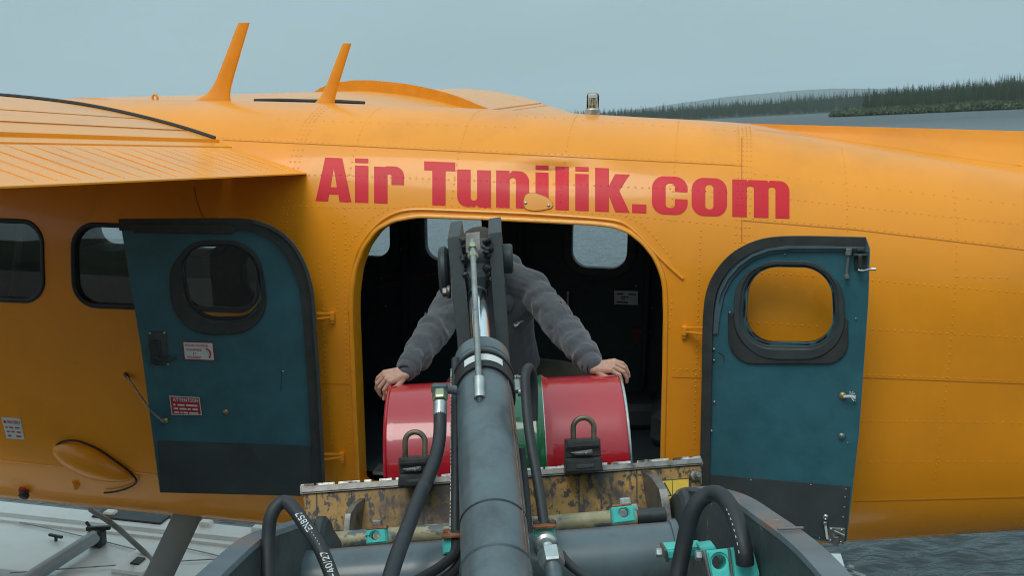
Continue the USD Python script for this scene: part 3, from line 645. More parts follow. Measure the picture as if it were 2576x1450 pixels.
tm = trimesh.Trimesh(v, np.vstack([q[:, [0, 1, 2]], q[:, [0, 2, 3]]]), process=False)
if tm.face_normals[:, 2].mean() < 0: tm.invert()
pp('dorsal_fin', tm, orange, smooth=50)
# tailplane fin far aft, outside the picture, closes the shape
pp('tail_fin', prism([(4.8, YC - .04, .5), (6.9, YC - .04, .45), (7.2, YC - .04, 2.6), (6.1, YC - .04, 2.6)], (0, .08, 0)), orange, smooth=30)
# ------------------------------------------------------------------ cargo doors, swung open against the fuselage
def door_plate(px, py, deg, sgn):
    h = lplane(px, py, -.09, 1); th = math.radians(deg); d = np.array([sgn * math.cos(th), -math.sin(th), 0]); n = np.cross(d, [0, 0, 1.])
    return Plate(wld(h), d @ MA, n @ MA)
DL, DR = door_plate(800, 900, 20, -1), door_plate(1768, 1000, 12, 1)
def band(pl, line, w, h0, h1):
    return pl.ext(LineString(pl.uv(line)).buffer(w, cap_style=2, join_style=1), h0, h1)
def window_set(door, pl, outer_px, inner_px, fm=None):
    o, i = pl.poly(outer_px), pl.poly(inner_px)
    pw('window_frame', [pl.ext(o.difference(i.buffer(.022)), .0, .012, c=.004), pl.ext(i.buffer(.030).difference(i.buffer(.010)), -.01, .004, c=.003)], fm or frame_gray, parent=door)
    pw('window_seal', pl.ext(i.buffer(.016).difference(i), -.045, -.004, c=.002), black_rubber, parent=door)
    pw('door_pane', pl.ext(i.buffer(.004), -.036, -.032), pane_bare if fm is None else pane_clear, parent=door, smooth=False)
def screws(door, pl, pts, r=.006, h=.001, mat=None):
    for x, y in pts: pw('screw', dome(pl.pt(x, y, h), pl.n, r), mat or steel, parent=door)
def label_plate(door, pl, quad, name, base, edge, lines, inkm, h=.0015, off=None):
    """a printed plate: quad is its four corners, lines are (text, x, y, height) in fractions of it"""
    o = pl.poly(quad); a = pw(name, pl.ext(o, h, h + .0012), edge, parent=door, smooth=False)
    ins = .010 * 0 + .004
    g = [pl.ext(o.buffer(-ins, join_style=2), h + .0012, h + .0020)]
    pw(name.replace('placard', 'placard_face'), g, base, parent=door, smooth=False)
    uv = pl.uv(quad); o0, ex, ey = uv[0], uv[1] - uv[0], uv[3] - uv[0]; W, Hh = np.linalg.norm(ex), np.linalg.norm(ey); ex, ey = ex / W, ey / Hh
    ms = []
    for txt, x, y, k in lines:
        if isinstance(txt, list):                  # words too small to read: one short bar each
            for a_, b_ in txt:
                c4 = np.array([o0 + ex * (u_ * W) + ey * ((y - k * q_) * Hh) for u_, q_ in ((a_, 0), (b_, 0), (b_, .8), (a_, .8))])
                ms.append(pl.ext(Polygon(c4), h + .0021, h + .0027))
            continue
        t = meshkit.text_mesh(txt, k * Hh, .0006, bold=True); v = np.array(t.vertices); v[:, 0] *= min(1, (.94 - x) * W / v[:, 0].max()); s = -1 if np.cross(ex, ey) < 0 else 1
        p2 = o0 + ex * (x * W + v[:, :1]) + ey * (y * Hh - v[:, 1:2])
        f_ = t.faces[:, ::-1]; ms.append(trimesh.Trimesh(pl.at(p2, 0) + (h + .0021 + v[:, 2:]) * pl.n, f_, process=False))
    pw(name.replace('placard', 'placard_text'), ms, inkm, parent=door, smooth=False)

# forward (left) leaf
L_OUT = [(301, 553), (560, 551), (640, 556), (694, 577), (738, 615), (768, 668), (784, 725), (791, 800), (800, 930), (814, 1205), (815, 1247), (760, 1250), (402, 1241), (355, 880)]
L_OUT = fillet(L_OUT, [0, 30, 40, 40, 40, 40, 40, 40, 40, 0, 0, 0, 0, 0], 5)
def smooth_line(p): return spline(p, 70)
dl = pw('door', DL.slab(L_OUT, -.040, -.004, holes=[fillet([(452, 618), (640, 616), (660, 805), (478, 810)], 70)]), teal, smooth=30, label='forward cargo door leaf, teal inside, with red and white placards')
L_EDGE = [(301, 565), (560, 563), (636, 568), (684, 588), (724, 624), (752, 675), (768, 730), (776, 800), (785, 930), (799, 1205), (799, 1249)]
pw('door_rim', band(DL, smooth_line(L_EDGE), .026, -.006, .016), rim_black, parent=dl)
pw('door_rim_cap', band(DL, smooth_line([(640, 556), (694, 577), (738, 615), (768, 668), (784, 725), (791, 800), (800, 930), (814, 1205), (815, 1248)]), .008, .014, .03), frame_gray, parent=dl)
pw('top_channel', DL.slab([(322, 560), (556, 560), (600, 566), (588, 588), (340, 585)], .001, .022, c=.004), rim_black, parent=dl)
window_set(dl, DL, fillet([(412, 640), (640, 620), (690, 850), (440, 845)][0:0] or [(420, 618), (655, 612), (682, 838), (440, 845)], 95), fillet([(452, 622), (638, 620), (660, 800), (480, 803)], 66), rim_black)
pw('kick_plate', DL.slab([(396, 1110), (782, 1124), (790, 1249), (404, 1240)], -.003, .0025, c=.001), kick, parent=dl)
pw('latch_plate', DL.slab(fillet([(372, 835), (417, 835), (426, 920), (382, 920)], 4, 2), -.003, .003, c=.001), frame_gray, parent=dl)
pw('latch_body', DL.slab(fillet([(378, 858), (402, 856), (408, 915), (384, 915)], 6, 3), .003, .03, c=.005), gun_dark, parent=dl)
pw('latch_handle', tube(np.array([DL.pt(393, 893, .035), DL.pt(412, 903, .04), DL.pt(432, 902, .038), DL.pt(447, 896, .032)]), .007, 8), gun_dark, parent=dl)
screws(dl, DL, [(377, 839), (413, 838), (386, 917), (422, 917), (565, 1035), (712, 935), (770, 880)], .006)
pw('door_stop', dome(DL.pt(568, 1037, 0), DL.n, .014, 14), brass, parent=dl)
label_plate(dl, DL, [(459, 859), (536, 862), (541, 908), (464, 905)], 'placard', white_label, label_red, [('POUR OUVRIR', .08, .26, .12), ('TOURNEZ', .10, .50, .12), ('ET', .30, .70, .10), ('POUSSEZ', .10, .90, .11)], label_red)
arr = spline([DL.pt(518, 877, .005), DL.pt(527, 882, .005), DL.pt(530, 890, .005), DL.pt(527, 901, .005)], 12); pw('placard_arrow', tube(arr, .0035, 6), label_red, parent=dl)
label_plate(dl, DL, [(426, 996), (502, 1000), (508, 1045), (432, 1044)], 'placard', label_red, white_label, [('ATTENTION', .10, .27, .17), ([(.10, .17), (.24, .47), (.52, .90)], 0, .50, .11), ([(.10, .24), (.29, .52), (.56, .66), (.72, .90)], 0, .70, .11), ([(.10, .26), (.31, .37), (.41, .55), (.60, .90)], 0, .89, .10)], white_label)
a, b = wld(hit(318, 945, .012)), DL.pt(412, 1057, .02)
st = pw('hold_open_strap', tube(np.vstack([dense([a, DL.pt(384, 1026, .05)], .05), dense([DL.pt(384, 1026, .05), b], .05)[1:]]), .0055, 8), dull_steel, parent=dl)
pw('strap_end', cyl(a + unit(a - b) * .02, a + unit(b - a) * .03, .010, 12), gun_dark, parent=dl)
pw('strap_fitting', dome(DL.pt(416, 1058, .004), DL.n, .016, 14), brass, parent=dl)
pw('scratch', [DL.slab([(708, 935), (709, 935), (707, 985), (706, 985)], 0, .0012)], rim_black, parent=dl)
# aft (right) leaf
R_OUT = np.array([(2178, 600), (2188, 628), (2184, 760), (2160, 1100), (2129, 1366), (2070, 1364), (1900, 1340), (1761, 1316), (1766, 1050), (1769, 900), (1772, 790), (1781, 728), (1800, 684), (1832, 645), (1872, 620), (1918, 604), (1975, 597), (2060, 597)], float)
R_OUT = fillet(R_OUT, [4] * 8 + [0] + [30] * 9, 4)
WIN_R = fillet([(1872, 680), (2072, 683), (2100, 868), (1886, 866)][0:0] or [(1884, 672), (2090, 675), (2098, 866), (1870, 863)], 72, 10)
dr = pw('door', DR.slab(R_OUT, -.040, -.004, holes=[WIN_R]), teal, smooth=30, label='aft cargo door leaf, teal inside, seen square on')
R_EDGE = [(2178, 610), (2060, 607), (1977, 607), (1922, 613), (1878, 629), (1842, 653), (1811, 690), (1792, 731), (1783, 790), (1780, 900), (1777, 1050), (1771, 1316)]
pw('door_rim', band(DR, smooth_line(R_EDGE), .022, -.006, .016), rim_black, parent=dr)
CH = [(2178, 612), (2060, 610), (1977, 610), (1926, 617), (1886, 633), (1852, 659), (1824, 694), (1806, 734), (1797, 790), (1794, 840), (1806, 840), (1812, 790), (1822, 742), (1840, 706), (1866, 676), (1900, 652), (1940, 638), (1990, 633), (2060, 633), (2186, 634)]
pw('top_channel', DR.slab(CH, .0, .020, c=.014), look('gray_teal_channel', (.075, .12, .145), .35, coat=.3, vary=.12, vscale=8., bevel=.003), parent=dr, smooth=50)
window_set(dr, DR, fillet([(1848, 664), (2118, 668), (2134, 905), (1846, 905)], [90, 90, 110, 110], 10), WIN_R)
pw('window_trim', [DR.ext(DR.poly(fillet([(1832, 780), (2133, 800), (2135, 915), (1832, 915)], [2, 2, 105, 105], 10)).difference(DR.poly(fillet([(1848, 700), (2118, 700), (2120, 902), (1846, 900)], [2, 2, 100, 100], 10))).difference(DR.poly([(1830, 600), (2140, 600), (2140, 800), (1830, 785)])), .0, .008, c=.002)], rim_black, parent=dr)
pw('kick_plate', DR.slab([(1762, 1193), (2140, 1225), (2128, 1363), (1760, 1312)], -.003, .0025, c=.001), kick, parent=dr)
screws(dr, DR, [(1856, 671), (1807, 759), (1836, 787), (2131, 805), (1800, 817), (1796, 879), (1796, 907), (1797, 1012), (2090, 900), (1872, 887), (1790, 1085), (2097, 865)], .0062, .002)
screws(dr, DR, [(1784, 1196), (1889, 1208), (2040, 1221), (2128, 1232), (2126, 1252), (2124, 1277), (2121, 1302), (2034, 1352), (2062, 1355), (1975, 640), (2132, 640), (2153, 802), (2152, 1010), (2132, 1115)], .0045, .0025, dull_steel)
screws(dr, DR, [(2120, 996)], .017, .0, brass); screws(dr, DR, [(2117, 1098)], .015, .0, dull_steel)
rope = [DR.pt(2124, 996, .02), DR.pt(2140, 994, .025), DR.pt(2152, 997, .02)]
pw('rope_tuft', [tube(spline(rope, 8), .006, 7)] + [tube(np.array([rope[1], rope[1] + np.array([.02 * math.cos(a), -.01, .024 * math.sin(a)])]), .0022, 5) for a in (.2, .7, 1.2, -.4, -.9, 1.8)], white_label, parent=dr)
up_ = az @ MA if False else aw * 0 + az
def dp(x, y, h): return DR.pt(x, y, h)
pw('upper_latch', [DR.slab(fillet([(2150, 640), (2182, 642), (2180, 679), (2148, 676)], 4, 2), -.002, .008, c=.002), DR.slab([(2160, 640), (2170, 640), (2170, 676), (2158, 676)], .008, .035, c=.004), DR.slab([(2147, 636), (2184, 637), (2183, 644), (2147, 643)], .005, .03, c=.003)], gun_dark, parent=dr)
pw('upper_latch_handle', tube(spline([dp(2160, 677, .03), dp(2175, 678, .035), dp(2190, 674, .04), dp(2205, 674, .04)], 14), .0062, 8), steel, parent=dr)
pw('latch_block', DR.slab(fillet([(2157, 620), (2177, 620), (2177, 631), (2157, 631)], 2, 2), .02, .028, c=.003), frame_gray, parent=dr)
pw('check_strap', [tube(spline([dp(2136, 632, .022), dp(2134, 655, .018), dp(2131, 690, .012), dp(2132, 702, .012)], 20), .0058, 8), cyl(dp(2137, 624, .024), dp(2135, 640, .024), .012, 12), cyl(dp(2130, 690, .014), dp(2132, 700, .014), .010, 10)], look('dirty_webbing', (.16, .17, .15), .8, vary=.3, vscale=60.), parent=dr)
pw('lower_latch', [DR.slab(fillet([(2085, 1326), (2127, 1329), (2124, 1368), (2083, 1366)], 3, 2), .002, .010, c=.002), DR.slab([(2096, 1345), (2112, 1346), (2110, 1369), (2095, 1368)], .010, .028, c=.004), bar(dp(2098, 1332, .02), dp(2126, 1345, .02), .012, .012)], dull_steel, parent=dr)
screws(dr, DR, [(2091, 1331), (2118, 1333), (2089, 1359), (2115, 1363)], .006, .011)
pw('lower_check_strap', [tube(np.array([dp(2076, 1311, .012), dp(2079, 1335, .010), dp(2082, 1355, .010)]), .0055, 8)], white_label, parent=dr)
pw('check_strap_knob', [dome(dp(2077, 1301, .003), DR.n, .014, 14), cyl(dp(2076, 1310, .012), dp(2076, 1318, .012), .010, 10)], steel, parent=dr)
pw('scratch', [DR.slab([(1806, 887), (1807, 886), (1822, 897), (1822, 914), (1820, 914), (1820, 899)], -.004, -.0025)], rim_black, parent=dr)
# hinge arms
def hinge(px_a, px_b, pl, deg=0):
    a = wld(hit(px_a[0], px_a[1], .012)); b = pl.pt(px_b[0], px_b[1], .0)
    s = az
    pw('hinge_arm', [bar(a + s * .012, b + s * .014, .010, .012, up=s), bar(a - s * .004, b - s * .014, .010, .010, up=s), cyl(a - s * .02, a + s * .022, .014, 16), rbox(a + unit(b - a) * -.002 - s * .028, unit(b - a), np.cross(unit(b - a), s), s, (.02, .012, .02), .003)], orange_trim)
hinge((835, 796), (795, 796), DL); hinge((860, 1149), (814, 1150), DL); hinge((1722, 833), (1770, 833), DR)

# ------------------------------------------------------------------ small things on and in the fuselage
def body_label(px, lines):
    c = hitp(px, .0012); n = normal_at(c.mean(0)); pl = Plate(wld(c.mean(0)), (c[1] - c[0]) @ MA, n @ MA)
    label_plate(plane, pl, px, 'fuselage_placard', white_label, white_label, lines, label_red, h=.0)
body_label([(3, 1050), (52, 1054), (62, 1107), (17, 1104)], [([(.07, .20)], 0, .26, .14), ('GAS ONLY', .27, .26, .14), ([(.10, .22), (.30, .50), (.60, .82)], 0, .48, .08), ([(.12, .28), (.35, .52), (.63, .84)], 0, .68, .08), ([(.12, .30), (.55, .82)], 0, .88, .09)])
# fairing bulge with its black seal, drain cap, vents, low stringer
cb = hit(235, 1165, .0); nb = normal_at(cb); tb_ = unit(hit(330, 1195) - hit(150, 1130)); sb = np.cross(nb, tb_)
sp = trimesh.creation.icosphere(4); vv = np.array(sp.vertices); L_, S_ = .235, .10
vv = cb + vv[:, :1] * L_ * tb_ + vv[:, 1:2] * (S_ * (1.0 - .35 * np.clip(vv[:, :1], 0, 1))) * sb + vv[:, 2:] * .075 * nb
fa = pp('strut_fairing', trimesh.Trimesh(vv, sp.faces, process=False), orange, smooth=True)
SEALP = [(137, 1141), (142, 1122), (158, 1112), (185, 1109), (215, 1117), (250, 1133), (285, 1157), (318, 1181), (338, 1201), (343, 1212), (335, 1222), (316, 1231), (290, 1238), (262, 1241)]
pp('fairing_seal', tube(hitp(spline(SEALP, 60), .012), .0055, 8), black_rubber, parent=fa)
c = hit(62, 1232, -.004); nn = normal_at(c); dc = pp('drain_cap', lathe(c, c + nn, [(0, .030), (.018, .030), (.022, .026)], 20), look('red_drain_cap', (.30, .02, .02), .5))
pp('drain_plug', lathe(c + nn * .021 + [.012, 0, -.006], c + nn * 1. + [.012, 0, -.006], [(0, .028), (.02, .028), (.026, .020)], 20), black_rubber, parent=dc)
c = hit(192, 1218, -.002); pp('orange_scupper', tube(np.array([c, c + np.array([.0, -.012, -.03])]), [.026, .010], 10), orange_trim)
q = hitp(spline([(0, 1160), (120, 1172), (260, 1182), (395, 1196)], 40), .0); pp('skin_strake', tube(q, .006, 8), orange_trim)
ql = np.c_[np.linspace(.3, 6, 40), np.zeros(40), np.zeros(40)]
def belly(x, z): return np.c_[x, skin_y(x, z), z]
xx = np.linspace(1.1, 2.15, 20); zz = _zb(xx) + .10; pp('belly_strake', tube(belly(xx, zz), .006, 6), orange_trim)
xx = np.linspace(-6, 1.0, 60); zz = _zb(xx) + .045; pp('keel_strake', tube(belly(xx, zz), .010, 6), orange_trim)
# stains of soot under the wing root are left to the shade; a crack line where the fairing panel ends
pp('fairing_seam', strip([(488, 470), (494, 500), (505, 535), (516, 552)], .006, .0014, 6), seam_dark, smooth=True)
# things seen inside the hold
far = lambda px, py, off=-.06: hit(px, py, off, True)
pp('cabin_strap', rbox(far(1428, 762, -.10), np.array([1, 0, 0.]), np.array([0, 1., 0]), np.array([0, 0, 1.]), (.016, .006, .15), .002), dull_steel)
pp('cabin_cord', tube(spline([far(930, 726), far(985, 714), far(1035, 700), far(1085, 690), far(1125, 688)], 30), .0035, 6), look('orange_cord', (.45, .05, .01), .6))
pp('cabin_cable', tube(spline([far(1362, 560), far(1345, 600), far(1336, 650), far(1330, 700)], 30), .010, 8), rim_black)
pp('cabin_cable', tube(spline([far(1470, 880), far(1500, 893), far(1530, 896), far(1580, 885), far(1610, 860), far(1640, 820)], 30), .004, 6), frame_gray)
def in_label(px, base, edge, lines, inkm):
    c = np.array([far(x, y, -.075) for x, y in px]); pl = Plate(wld(c.mean(0)), (c[1] - c[0]) @ MA, aw)
    label_plate(plane, pl, px, 'cabin_placard', base, edge, lines, inkm, h=0.)
in_label([(1545, 731), (1605, 733), (1605, 768), (1545, 766)], white_label, white_label, [([(.12, .38), (.60, .92)], 0, .28, .11), ([(.28, .60)], 0, .50, .10), ([(.32, .45)], 0, .66, .10), ([(.10, .58)], 0, .88, .12)], ink)
in_label([(1587, 826), (1640, 828), (1640, 863), (1586, 861)], label_red_shaded, label_red_shaded, [('ATTENTION', .10, .32, .18)], label_red)
for k, (px, py) in enumerate([(1008, 628), (960, 700), (970, 770), (1640, 775), (1600, 720), (1480, 720)]): pp('lining_screw', dome(far(px, py, -.052), np.array([0, -1., 0]), .009), brass)
for x in (-.25, .56, -1.02): pp('cabin_rib', rbox(np.array([x, 1.60, .0]), np.array([1, 0, 0.]), np.array([0, 1., 0]), np.array([0, 0, 1.]), (.04, .05, 1.3), .01), lining_dark)
pp('cargo_bundle', [rbox(np.array([.9, 1.0, -.63]), np.array([1, 0, 0.]), np.array([0, 1., 0]), np.array([0, 0, 1.]), (.5, .5, .22), .06), rbox(np.array([.62, 1.2, -.66]), unit([1, .3, 0]), unit([-.3, 1., 0]), np.array([0, 0, 1.]), (.35, .3, .15), .05)], kick)

# ------------------------------------------------------------------ floats and struts
def float_hull(yc, x0, x1, zd):
    xs = np.r_[np.linspace(x0, x0 + 1.2, 10), np.linspace(x0 + 1.4, x1 - 1.4, 14), np.linspace(x1 - 1.2, x1, 10)]; V = []
    for x in xs:
        k = min(1, ((x - x0) / 1.2) ** .5 if x < x0 + 1.2 else 1, (max(x1 - x, 0) / 1.3) ** .6 * .75 + .25 if x > x1 - 1.3 else 1); hw = .52 * max(k, .05); dp_ = .75 * (1 if x < x1 - 2.2 else max(.28, (x1 - x) / 2.2))
        V.append(np.array([(x, yc - hw + .05, zd), (x, yc - hw + .015, zd - .01), (x, yc - hw, zd - .05), (x, yc - hw, zd - .4 * dp_), (x, yc, zd - dp_), (x, yc + hw, zd - .4 * dp_), (x, yc + hw, zd - .05), (x, yc + hw - .015, zd - .01), (x, yc + hw - .05, zd), (x, yc, zd + .012)]))
    n = 10; v = np.vstack(V); i, j = np.meshgrid(np.arange(len(xs) - 1), np.arange(n), indexing='ij'); q = np.stack([i * n + j, i * n + (j + 1) % n, (i + 1) * n + (j + 1) % n, (i + 1) * n + j], -1).reshape(-1, 4)
    k = len(v); v = np.vstack([v, V[0].mean(0), V[-1].mean(0)]); jj = np.arange(n); e = (len(xs) - 1) * n
    tm = trimesh.Trimesh(v, np.vstack([q[:, [0, 1, 2]], q[:, [0, 2, 3]], np.c_[np.full(n, k), (jj + 1) % n, jj], np.c_[np.full(n, k + 1), e + jj, e + (jj + 1) % n]]), process=False)
    if tm.volume < 0: tm.invert()
    return tm
ZD = -2.3
for yc in (1.86, -.14):
    fl = pp('float', float_hull(yc, -7.2, 2.35, ZD), white_paint, smooth=25)
    if yc < 1: continue
    rail = lambda y, w, h, m, z=0.: pp('deck_rail', trimesh.creation.box(bounds=[[-6.5, y - w / 2, ZD + z], [1.6, y + w / 2, ZD + z + h]]), m, parent=fl, smooth=False)
    rail(2.34, .07, .015, strut_gray); rail(2.19, .19, .05, white_trim); rail(2.035, .05, .03, white_trim)
    for x in (-4.9, -3.75, -2.9, -2.45, -1.4):
        pp('deck_block', rbox(np.array([x, 2.25, ZD + .06]), np.array([1, 0, 0.]), np.array([0, 1., 0]), np.array([0, 0, 1.]), (.10, .08, .05), .012), white_trim, parent=fl)
    for x in (-3.1, -2.3):
        pp('deck_hatch', rbox(np.array([x, 1.62, ZD + .018]), np.array([1, 0, 0.]), np.array([0, 1., 0]), np.array([0, 0, 1.]), (.26, .34, .03), .01), white_trim, parent=fl)
        pp('hatch_latch', rbox(np.array([x, 1.60, ZD + .036]), np.array([1, 0, 0.]), np.array([0, 1., 0]), np.array([0, 0, 1.]), (.07, .10, .02), .004), gun_dark, parent=fl)
    for (a, b) in (((-3.9, 1.25), (-2.2, 1.9)), ((-4.4, 2.0), (-2.9, 1.7)), ((-3.0, 1.9), (-2.2, 1.72))):
        pp('deck_cable', tube(spline([(a[0], a[1], ZD + .03), ((a[0] + b[0]) / 2, (a[1] + b[1]) / 2 + .03, ZD + .022), (b[0], b[1], ZD + .03)], 20), .0045, 6), dull_steel, parent=fl)
    pp('deck_cleat', [bar((x, 1.82, ZD + .05), (x + .13, 1.80, ZD + .05), .022, .02) for x in (-2.15, -4.0)] + [cyl((x + .065, 1.81, ZD), (x + .065, 1.81, ZD + .05), .012) for x in (-2.15, -4.0)], gun_dark, parent=fl)
# rear strut, spreader bar, mounts, flexible pipe
def q2(px, py, z): return lplane(px, py, z, 2)
s0 = lplane(486, 1268, .45, 1); s1 = np.array([s0[0] - .40, -.05, ZD])
chord = np.array([1, 0, 0.])
V = []
an = np.linspace(0, 2 * np.pi, 24, endpoint=False)
for k in np.linspace(0, 1, 8):
    c = s0 + (s1 - s0) * k; V.append(c + .092 * np.cos(an)[:, None] * chord + .028 * np.sin(an)[:, None] * np.array([0, .9, -.3]))
v = np.vstack(V); i, j = np.meshgrid(np.arange(7), np.arange(24), indexing='ij'); q = np.stack([i * 24 + j, i * 24 + (j + 1) % 24, (i + 1) * 24 + (j + 1) % 24, (i + 1) * 24 + j], -1).reshape(-1, 4)
sr = pp('float_strut', trimesh.Trimesh(v, np.vstack([q[:, [0, 1, 2]], q[:, [0, 2, 3]]]), process=False), strut_gray, smooth=40)
pp('strut_bracket', [bar(s0 + [dx, .0, .07], s0 + [dx * .6, .0, -.05], .012, .07) for dx in (-.035, .035)] + [cyl(s0 + [-.06, 0, -.02], s0 + [.06, 0, -.02], .016)], gun_dark, parent=sr)
m0 = np.array(q2(238, 1352, ZD + .10)); m1 = np.array([m0[0] - .25, -.14, ZD + .02])
sb2 = pp('spreader_bar', tube(np.array([m0, m1]), .052, 18), look('gray_spreader', (.33, .36, .38), .4, vary=.1), smooth=40)
pp('spreader_mount', [rbox(m0 + [0, .03, -.02], np.array([1, 0, 0.]), np.array([0, 1., 0]), np.array([0, 0, 1.]), (.12, .10, .14), .02), bar(m0 + [-.08, .02, .05], m0 + [.10, .06, .06], .03, .03), bar(m0 + [-.10, .05, .09], m0 + [-.02, .03, .02], .02, .02)], gun_dark, parent=sb2)
pt = [lplane(228, 1283, 1.55, 1), q2(290, 1325, ZD + .35), q2(335, 1365, ZD + .12), q2(372, 1400, ZD + .03), q2(388, 1440, ZD + .03), q2(392, 1500, ZD + .03)]
pp('flexible_pipe', tube(spline(pt, 50), .020, 10), strut_gray)
mp_ = q2(330, 1302, ZD + .05); pp('deck_mat', rbox(np.array(mp_), np.array([1, 0, 0.]), np.array([0, 1., 0]), np.array([0, 0, 1.]), (.62, .16, .03), .01), gun_dark)  # the dark of the recess under the belly, put in as a flat plate
pp('cabin_pole', tube(np.array([lplane(52, 560, .34, 1), lplane(30, 760, .34, 1)]), .020, 12), strut_gray)  # gray tube standing in for a reflection in the window glass
pp('cabin_seat', rbox(np.array(lplane(300, 740, .55, 1)), np.array([1, 0, 0.]), np.array([0, 1., 0]), unit([-.2, 0, 1.]), (.42, .42, .55), .08), strut_gray)
# stern of the far float: water rudder post and cleat
t0 = np.array(lplane(2112, 1416, -2.12, 2)); e3 = np.eye(3)
pp('float_stern', hull([t0 + d for d in ([-.9, -.25, -.10], [-.9, .2, -.10], [-.9, -.25, -.25], [.02, -.10, .02], [.02, .10, .02], [.05, -.08, -.2], [.05, .08, -.2], [-.9, .2, -.25])]), white_trim)
pp('rudder_bracket', [bar(t0 + [0, -.06, -.02], t0 + [.17, -.10, -.05], .05, .02), bar(t0 + [.02, .0, -.08], t0 + [.14, -.04, -.12], .04, .02), dome(t0 + [.07, -.06, -.005], np.array([0, 0, 1.]), .028, 12), tube(np.array([t0 + [.10, -.08, -.04], t0 + [.16, -.08, -.16]]), .008, 6)], dull_steel)
# ------------------------------------------------------------------ the loader's front end
loader = thing('wheel_loader', 'gray front loader arms with central tilt cylinder, black hoses and teal pipe clamps', 'loader', base=(0, 2.2, 1.6))
def lp(name, g, mat, parent=None, **k): return part(parent or loader, name, g, mat, **k)
fwd = np.array([0, 1., 0]); ex = np.array([1., 0, 0]); ez = np.array([0, 0, 1.])
# tilt cylinder
A, B = P(1252, 1475, 2.02), P(1213, 905, 2.78); dv = unit(B - A); A2 = A - dv * .75; LB = np.linalg.norm(B - A2)
RB = .077
tc = lp('tilt_cylinder', lathe(A2, B, [(0, RB), (LB - .40 - .03 + .0, RB), (LB - .396, RB - .0015), (LB - .392, RB), (LB - .008, RB), (LB, RB - .008)], 64), gun, smooth=35)
wl = None
def on_axis(y):                                            # the distance along the cylinder that is seen at picture height y
    ts = np.linspace(-.5, 1.6, 2000); q = A[None] + (B - A)[None] * ts[:, None]; c = q - EYE; yy = CY - F * (c @ U) / (c @ fw); return A + (B - A) * ts[np.argmin(abs(yy - y))]
w0 = on_axis(1322); lp('weld_seam', lathe(w0 - dv * .004, w0 + dv * .004, [(0, RB), (.003, RB + .0025), (.005, RB + .0025), (.008, RB)], 64), gun_dark, parent=tc)
w1 = on_axis(1430); lp('base_weld', lathe(w1 - dv * .012, w1, [(0, RB), (.004, RB + .004), (.012, RB)], 64), gun, parent=tc)
g0, g1 = on_axis(930), on_axis(893); lp('gland_ring', lathe(g0, g1, [(0, RB), (.004, RB + .003), (.05, RB + .003), (.056, RB)], 56), gun, parent=tc)
C = A + (B - A) * 1.52
lp('piston_rod', lathe(B - dv * .01, C, [(0, .0295), (np.linalg.norm(C - B) + .0, .0295)], 48), chrome, parent=tc, smooth=35)
lp('rod_boot', lathe(C - dv * .07, C + dv * .01, [(0, .031), (.02, .036), (.08, .038)], 32), dull_steel, parent=tc)
# black strap with a white label near the front end of the barrel
up_c = unit(np.cross(np.cross(dv, EYE - B), dv)); sd = np.cross(dv, up_c)
def arc_band(c0, w, r, t, a0, a1, n=40, tilt=0.):
    an = np.linspace(a0, a1, n); V = []
    for rr_ in (r, r + t):
        for h in (-w / 2, w / 2):
            V.append(c0 + rr_ * (np.cos(an)[:, None] * up_c + np.sin(an)[:, None] * sd) + dv * (h + tilt * (1 - np.cos(an))[:, None]))
    a, b, c, d = V; i = np.arange(n - 1); v = np.vstack(V); o = [0, n, 2 * n, 3 * n]; f = []
    for p_, q_ in ((0, 1), (1, 3), (3, 2), (2, 0)): f += [np.c_[o[p_] + i, o[p_] + i + 1, o[q_] + i + 1], np.c_[o[p_] + i, o[q_] + i + 1, o[q_] + i]]
    for e in (0, n - 1): f.append(np.array([[o[0] + e, o[1] + e, o[3] + e], [o[0] + e, o[3] + e, o[2] + e]]))
    tm = trimesh.Trimesh(v, np.vstack(f), process=False); trimesh.repair.fix_normals(tm); return tm
s0_ = on_axis(965)
stp = lp('rubber_strap', arc_band(s0_, .075, RB + .001, .007, -2.3, 2.3, 50, -.03), black_rubber, parent=tc, smooth=40)
lp('strap_label', arc_band(s0_ + dv * .004, .030, RB + .0085, .001, -.62, .70, 30, -.03), white_label, parent=tc, smooth=40)
lp('strap_lip', arc_band(s0_ + dv * .036, .012, RB + .002, .009, -2.3, 2.3, 50, -.03), black_rubber, parent=tc, smooth=40)
cl = on_axis(985) + sd * (RB + .022) + up_c * .02
sg = 1 if (sd @ R) > 0 else -1
cl = on_axis(990) + sg * sd * (RB + .014) + up_c * .015
lp('strap_clasp', [bar(cl + dv * .05, cl - dv * .02 + sg * sd * .012, .016, .01), bar(cl + dv * .03 + up_c * .01, cl + dv * .03 + sg * sd * .03, .012, .012), cyl(cl - dv * .03, cl - dv * .03 + sg * sd * .03, .011, 14), cyl(cl - dv * .01 + sg * sd * .012, cl - dv * .085 + sg * sd * .022, .006, 12), rbox(cl + dv * .0, dv, sd, up_c, (.05, .02, .02), .004)], dull_steel, parent=tc)
